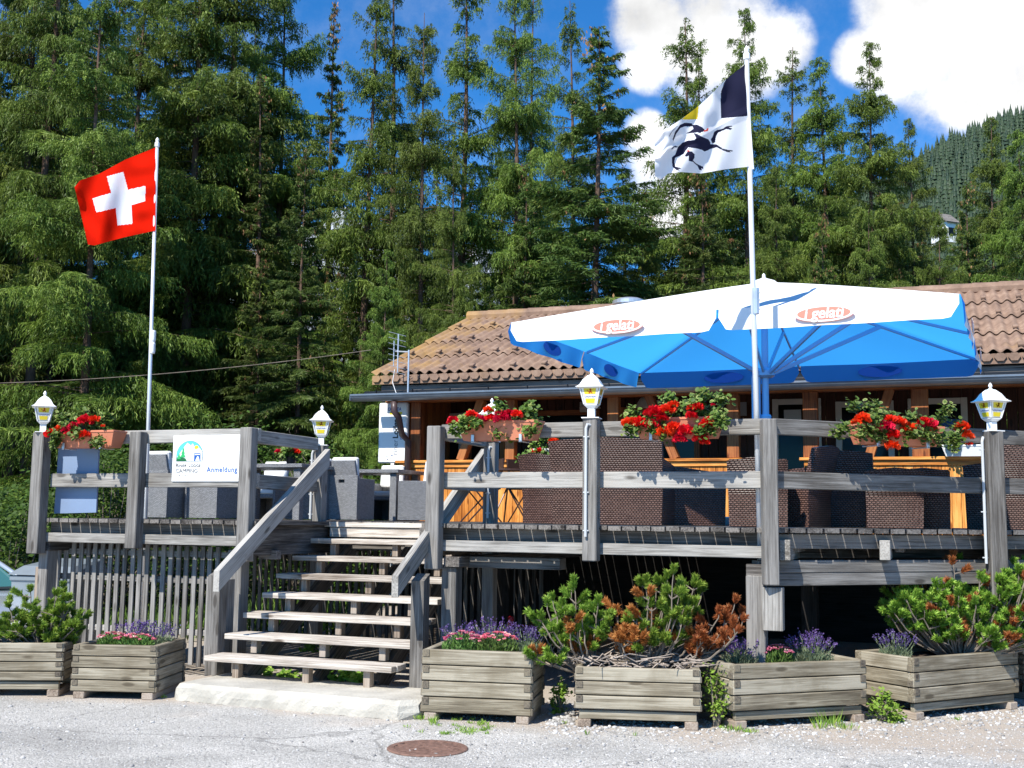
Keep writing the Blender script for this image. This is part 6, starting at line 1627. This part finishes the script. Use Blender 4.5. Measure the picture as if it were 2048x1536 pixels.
def shrubs():
    L_ = [(20, 16, 1.3, 1.75, 'low leafy shrub behind the car at the left edge'), (75, 17, 1.2, 1.7, 'leafy shrub beside the left end of the terrace'), (-30, 18, 1.6, 2.0, 'leafy shrub cut by the left edge above the car'),
          (150, 18.5, 1.3, 2.3, 'leafy shrub seen between the rails beside the blue-grey board'), (215, 17.5, 1.2, 2.5, 'leafy shrub seen right of the blue-grey board'), (265, 18.5, 1.2, 2.5, 'leafy shrub seen left of the camping board'), (340, 19, 1.4, 2.1, 'low shrub hidden behind the camping board'),
          (440, 20.5, 1.5, 2.2, 'dim shrub behind the left terrace furniture'), (540, 21.5, 1.5, 2.2, 'dim shrub at the forest edge behind the side railing'), (620, 21, 1.4, 2.0, 'dim shrub behind the stair-head lantern'), (700, 22, 1.5, 2.4, 'shrub at the forest edge left of the lodge sign'),
          (30, 20.5, 2.2, 3.0, 'taller leafy shrub in the dim edge of the forest at far left'), (110, 21.5, 2, 3.0, 'taller leafy shrub behind the leftmost lantern'), (-60, 22, 2.4, 3.4, 'taller leafy shrub outside left'), (250, 23, 2.2, 3.2, 'tall dim shrub in the forest left of the red flag pole'), (420, 24, 2.4, 3.4, 'tall dim shrub in the forest right of the red flag pole'), (560, 25, 2.4, 3.3, 'tall dim shrub in the forest below the narrow dark spruce')]
    for i, (px, Y, r, h, lab) in enumerate(L_):
        if 'outside' in lab or 'taller' in lab: continue
        p = pd(px, 1000, Y); shrub(lab, p.x, Y, 0, r, r*.8, h, 3200, 100+i, (.06, .13) if Y > 19.5 else (.05, .1))
    # bare shrub
    p = pd(577, 900, 18.5); rng = random.Random(4); T = thing('bare_shrub', 'leafless grey shrub behind the left terrace beside the stair-head lantern', 'shrub', (p.x, 18.5, 1.0))
    mb = MB()
    def br(a, d, l, r, k):
        pts = [a]; q = a.copy()
        for i in range(4): d = (d+Vector((rng.uniform(-.25, .25), rng.uniform(-.25, .25), rng.uniform(-.1, .2)))).normalized(); q = q+d*l/4; pts.append(q.copy())
        mb.tube(pts, [r*(1-.18*i) for i in range(5)], 4)
        if k > 0:
            for j in range(3): s = pts[rng.randint(1, 4)]; br(s, (d+Vector((rng.uniform(-1.1, 1.1), rng.uniform(-.6, .6), rng.uniform(-.1, .8)))).normalized(), l*rng.uniform(.5, .75), r*.55, k-1)
    for k in range(5): br(Vector((rng.uniform(-.15, .15), 0, 0)), Vector((rng.uniform(-.7, .8), rng.uniform(-.3, .3), 1)).normalized(), rng.uniform(.8, 1.25), .016, 3)
    mb.build('branches', M['twig'], T)
    # lush weeds between the planters and under the stairs
    for (px, py, Y, rx, h, n, lab) in ((1432, 1440, 9.15, .1, .38, 420, 'bright weed clump in the gap right of the middle planter'), (1765, 1430, 9.5, .16, .25, 520, 'bright weed clump left of the angled planter'), (1122, 1405, 9.7, .1, .22, 260, 'weeds in the gap left of the middle planter'),
                                    (560, 1345, 10.75, .2, .17, 300, 'green leaves beneath the lowest tread at the left'), (700, 1358, 10.45, .25, .2, 380, 'bright broad leaves beneath the lowest tread at the right'), (640, 1240, 12.9, .2, .3, 250, 'sunlit weed seen through the middle of the open stairs')):
        p = pd(px, py, Y); shrub(lab, p.x, Y, 0 if Y < 12 else .1, rx, rx*.7, h, n, int(px), (.02, .05) if Y < 9.8 else (.04, .08), 'weed', None, 'weed_clump')
    # grass tufts on the ground: uncountable
    rng = np.random.RandomState(77); C = []; D = []; Ln = []
    def tuft(x, y, r, k, h):
        for q in range(k):
            a = rng.rand()*6.28; rr = r*rng.rand(); l = h*rng.uniform(.4, 1); d = np.array([math.cos(a)*.7, math.sin(a)*.7, 1.+rng.rand()]); d /= np.linalg.norm(d)
            C.append(np.array([x+math.cos(a)*rr, y+math.sin(a)*rr, 0])+d*l/2); D.append(d); Ln.append(l)
    for k in range(46):
        px, py = rng.uniform(860, 980), rng.uniform(1440, 1470); p = pz(px, py); tuft(p.x, p.y, .03, 12, .035)
    for (px, py, r, k, h) in [(835, 1425, .03, 30, .12), (868, 1448, .03, 30, .09), (842, 1440, .04, 24, .07), (775, 1437, .02, 12, .04), (1175, 1470, .015, 8, .06), (1270, 1472, .02, 10, .05), (1665, 1452, .1, 60, .16), (1690, 1458, .1, 60, .08), (1640, 1458, .06, 40, .12), (1470, 1462, .1, 60, .06), (1500, 1466, .06, 40, .05), (1800, 1432, .08, 40, .06), (1118, 1415, .05, 50, .12), (390, 1398, .02, 14, .06), (1915, 1440, .04, 20, .04), (325, 1396, .03, 30, .04), (1130, 1448, .03, 16, .04), (985, 1455, .02, 10, .03), (840, 1465, .03, 12, .03), (815, 1455, .03, 12, .03)]:
        p = pz(px, py); tuft(p.x, p.y, r, k, h)
    V, F, R = kites(np.array(C), np.array(D), np.array(Ln), np.full(len(C), .007), rng); o = npmesh('grass', V, F, M['weed'], None, R); tag(o, 'scattered short grass and weeds on the gravel in front of the planters', 'grass', kind='stuff')
    # grass bank behind the fence
    C = []; D = []; Ln = []
    for k in range(9000): 
        x = rng.uniform(-10, -2.2); y = rng.uniform(14.6, 21); l = rng.uniform(.12, .35); d = np.array([rng.normal()*.3, rng.normal()*.3, 1]); C.append([x, y, l/2]); D.append(d); Ln.append(l)
    V, F, R = kites(np.array(C), np.array(D), np.array(Ln), np.full(len(C), .025), rng); o = npmesh('grass', V, F, M['leaf'], None, R); tag(o, 'tall grass on the bank behind the left terrace', 'grass', kind='stuff')
shrubs()
# ------------------------------------------------------------------ gravel
def gravel():
    rng = np.random.RandomState(12)
    ico = []; phi = (1+5**.5)/2
    base = unit(np.array([(-1, phi, 0), (1, phi, 0), (-1, -phi, 0), (1, -phi, 0), (0, -1, phi), (0, 1, phi), (0, -1, -phi), (0, 1, -phi), (phi, 0, -1), (phi, 0, 1), (-phi, 0, -1), (-phi, 0, 1)], float))
    fc = np.array([(0, 11, 5), (0, 5, 1), (0, 1, 7), (0, 7, 10), (0, 10, 11), (1, 5, 9), (5, 11, 4), (11, 10, 2), (10, 7, 6), (7, 1, 8), (3, 9, 4), (3, 4, 2), (3, 2, 6), (3, 6, 8), (3, 8, 9), (4, 9, 5), (2, 4, 11), (6, 2, 10), (8, 6, 7), (9, 8, 1)])
    V = []; F = []; R = []; n = 0
    def put(x, y, s, c):
        nonlocal n
        b = base*(1+rng.normal(size=(12, 1))*.15)*np.array([s*rng.uniform(.7, 1.5), s*rng.uniform(.7, 1.3), s*.6]); a = rng.rand()*6; b = b@np.array([[math.cos(a), -math.sin(a), 0], [math.sin(a), math.cos(a), 0], [0, 0, 1]])
        V.append(b+[x, y, s*.2]); F.append(fc+n); n += 12; R.append(np.full(12, c))
    for k in range(17000):
        px = rng.uniform(-20, 2080); py = rng.uniform(1398, 1560)
        dens = .25+.75*np.clip((px-700)/500, 0, 1)
        if rng.rand() > dens: continue
        p = pz(px, py); s = rng.uniform(.003, .0075) if rng.rand() < .965 else rng.uniform(.009, .018)
        put(p.x, p.y, s, rng.rand())
    for k in range(900):        # coarser stones under and around the planters
        px = rng.uniform(1090, 2080); py = 1452+rng.normal()*12-(max(0, px-1760))*.09; p = pz(px, py); put(p.x, p.y, rng.uniform(.006, .02), rng.rand())
    for k in range(120):
        px = rng.uniform(1100, 1150); py = rng.uniform(1410, 1450); p = pz(px, py); put(p.x, p.y, rng.uniform(.012, .03), rng.rand()*.7)
    m, nt, N, K, b = newmat('gravel_stone'); at = N.new('ShaderNodeAttribute'); at.attribute_name = 'rnd'; r = ramp(N, [(0, (.2, .19, .18)), (.35, (.36, .35, .34)), (.8, (.5, .49, .47)), (1, (.66, .64, .61))]); K.new(at.outputs['Fac'], r.inputs[0]); K.new(r.outputs[0], b.inputs['Base Color']); b.inputs['Roughness'].default_value = .85
    o = npmesh('gravel', np.concatenate(V), np.concatenate(F), m, None, np.concatenate(R)); tag(o, 'loose pale gravel strewn over the yard', 'gravel', kind='stuff')
gravel()
# ------------------------------------------------------------------ manhole, cable, car, bin
def odds():
    l = pz(776, 1498); r = pz(934, 1498); c = (l+r)/2; R = (r-l).length/2
    T = thing('drain_cover', 'round rusty iron drain cover set in the gravel yard', 'drain cover', (c.x, c.y, .002), .35)
    rust = pmat('rusty_iron', (.2, .115, .085), .75, .1, var=.35, scale=25, bump=.5, bscale=60)
    mb = MB(); mb.lathe([(R*.86, .0), (R*.86, .01), (R*1.0, .01), (R*1.03, .004), (R*1.03, 0)], n=48, cap=False); mb.build('frame', rust, T)
    mb = MB(); mb.lathe([(R*.85, -.0), (R*.85, .001)], n=40); mb.build('pit', pmat('grit', (.33, .3, .28), .9, var=.5, scale=60), T)
    mb = MB()
    for k in range(-4, 5):
        y = k*R*.19; hw = math.sqrt(max(0, (R*.855)**2-y*y))
        mb.bx(-hw, -.012, y-R*.06, y+R*.05, .002, .009, ch=.002); mb.bx(.012, hw*.999, y-R*.06, y+R*.05, .002, .009, ch=.002)
    mb.bx(-.0118, .0118, -R*.85, R*.85, .0015, .0085, ch=.001); 
    for s in (-1, 1): 
        mb.bx(s*R*.5-.008, s*R*.5+.008, -R*.66, R*.66, .0012, .0082, ch=.001)
    mb.build('grate', rust, T)
    # overhead cable
    a = pd(-30, 767, 20); b = pd(742, 700, 19.4); pts = []
    for i in range(25): t = i/24; p = a.lerp(b, t); p.z -= .25*4*t*(1-t)*.4; pts.append(p)
    mb = MB(); mb.tube(pts, .006, 5); tag(mb.build('overhead_cable', M['twig']), 'thin grey overhead cable crossing the dark forest at left', 'cable')
    # waste bin
    p = pd(88, 1135, 13.6); T = thing('waste_container', 'grey container with a sloping lid standing behind the left end of the picket fence', 'container', (p.x+.1, 13.8, 0), -.25)
    g = pmat('grey_container', (.2, .23, .25), .4, .1, var=.08)
    w = .36; mb = MB(); mb.hexa([(-w, -.28, 0), (w, -.28, 0), (w, .28, 0), (-w, .28, 0)], [(-w*1.08, -.34, .84), (w*1.08, -.34, .84), (w*1.08, .34, .84), (-w*1.08, .34, .84)]); mb.bx(-w*1.12, w*1.12, -.36, .36, .8, .86, ch=.01); mb.build('body', g, T)
    mb = MB(); mb.hexa([(-w*1.15, -.38, .87), (w*1.15, -.38, .87), (w*1.15, .38, .87), (-w*1.15, .38, .87)], [(-w*.85, -.24, .97), (w*1.0, -.24, .97), (w*1.0, .34, 1.04), (-w*.85, .34, 1.04)]); mb.build('lid', g, T)
    # car
    p = pd(66, 1178, 14.2); ph = math.radians(50); q = Matrix.Rotation(ph, 3, 'Z') @ Vector((.84*.85, .5*.85, 0))
    T = thing('parked_car', 'silver car half out of frame behind the left dwarf pine', 'car', (p.x-q.x, p.y-q.y, 0), ph)
    T.scale = (.85, .85, .72)
    paint = pmat('silver_paint', (.55, .6, .66), .25, .55, spec=.6); paint.node_tree.nodes['Principled BSDF'].inputs['Coat Weight'].default_value = .6
    # cross sections along y (front at negative y): (y, half width at sill, half width at belt, z bottom, z belt/top, crown)
    sec = [(-.62, .55, .55, .32, .52), (-.58, .74, .70, .22, .64), (-.4, .85, .80, .19, .74), (.0, .88, .84, .18, .83), (.45, .88, .86, .18, .90), (.6, .88, .86, .18, .93), (2.6, .88, .86, .18, .98), (3.4, .86, .82, .2, .98), (3.6, .8, .76, .3, .9)]
    vs = []; fs = []; n = 12
    for (y, w1, w2, z0, z1) in sec:
        ring = [(-w1*.9, z0), (w1*.9, z0), (w1, z0+.12), (w1, (z0+z1)/2), (w2+.01, z1-.1), (w2*.93, z1-.02), (w2*.5, z1+.02), (0, z1+.03), (-w2*.5, z1+.02), (-w2*.93, z1-.02), (-w2-.01, z1-.1), (-w1, (z0+z1)/2), (-w1, z0+.12)]
        n = len(ring); vs += [(x, y, z) for x, z in ring]
    for j in range(len(sec)-1):
        for i in range(n): a, b = j*n+i, j*n+(i+1) % n; fs.append((a, b, b+n, a+n))
    fs.append(tuple(range(n))[::-1]); fs.append(tuple((len(sec)-1)*n+i for i in range(n)))
    mb = MB(); mb.add(vs, fs); body = mb.build('body', paint, T, smooth=True); md = body.modifiers.new('b', 'BEVEL'); md.width = .02; md.segments = 2
    # cabin
    def ring(y, w, z): return (w, z, y)
    wsb = (.56, .76, .93); wst = (1.35, .6, 1.42)
    glass = pmat('teal_windscreen', (.05, .16, .15), .06, spec=.9)
    mb = MB(); mb.hexa([(-.76, .56, .94), (.76, .56, .94), (.8, 3.2, .96), (-.8, 3.2, .96)], [(-.58, 1.38, 1.43), (.58, 1.38, 1.43), (.6, 2.7, 1.43), (-.6, 2.7, 1.43)]); mb.build('windscreen', glass, T)
    for s in (-1, 1):
        mb = MB(); mb.tube([(s*.82, .42, .9), (s*.74, .85, 1.16), (s*.61, 1.36, 1.43), (s*.6, 2.0, 1.47)], [.035, .04, .04, .04], 8); mb.build('pillar', paint, T, smooth=True)
        mb = MB(); mb.box((s*.6, -.5, .6), (.28, .14, .12), M=Matrix.Rotation(-s*.35, 3, 'Z'), ch=.04); mb.build('headlight', pmat('headlight', (.75, .78, .8), .1), T)
        mb = MB(); mb.box((s*.95, .75, 1.0), (.2, .1, .13), ch=.04); mb.build('mirror', paint, T)
        for y in (.05, 2.65):
            mb = MB(); mb.lathe([(.18, -.09), (.3, -.1), (.32, -.06), (.32, .06), (.3, .1), (.18, .09)], n=28); o = mb.build('wheel', M['black'], T); o.location = (s*.8, y, .32); o.rotation_euler = (0, math.pi/2, 0)
            mb = MB(); mb.lathe([(.02, -.07), (.19, -.095), (.19, .095), (.02, .07)], n=20); mb.build('rim', M['galv'], o)
    mb = MB(); mb.hexa([(-.6, 1.36, 1.44), (.6, 1.36, 1.44), (.62, 2.75, 1.44), (-.62, 2.75, 1.44)], [(-.5, 1.5, 1.49), (.5, 1.5, 1.49), (.5, 2.6, 1.5), (-.5, 2.6, 1.5)]); mb.build('roof', paint, T)
    mb = MB(); mb.box((0, -.6, .42), (1.35, .14, .2), ch=.05); mb.build('bumper', M['white'], T)
    mb = MB(); mb.box((0, .5, .955), (1.5, .14, .02), M=Matrix.Rotation(.2, 3, 'X')); mb.build('wiper_cowl', M['black'], T)
    # little red machine in the dark under the terrace
    p = pd(1018, 1195, 12.5); T = thing('lawn_mower', 'small red-capped machine in the dark below the right terrace', 'machine', (p.x+.15, 12.5, 0), .2)
    red = pmat('red_plastic', (.5, .01, .02), .35)
    mb = MB(); mb.box((0, 0, .3), (.5, .5, .3), ch=.08); mb.build('body', M['black'], T)
    mb = MB(); mb.lathe([(.035, .45), (.035, .52), (.03, .55), (.01, .56)], (-.15, -.1, 0), 16); mb.build('cap', red, T)
    mb = MB(); mb.lathe([(.022, .4), (.022, .45), (.01, .46)], (.3, -.2, 0), 14); mb.build('knob', red, T)
odds()
# ------------------------------------------------------------------ render settings
S.render.engine = 'CYCLES'
S.cycles.max_bounces = 6; S.cycles.transparent_max_bounces = 8
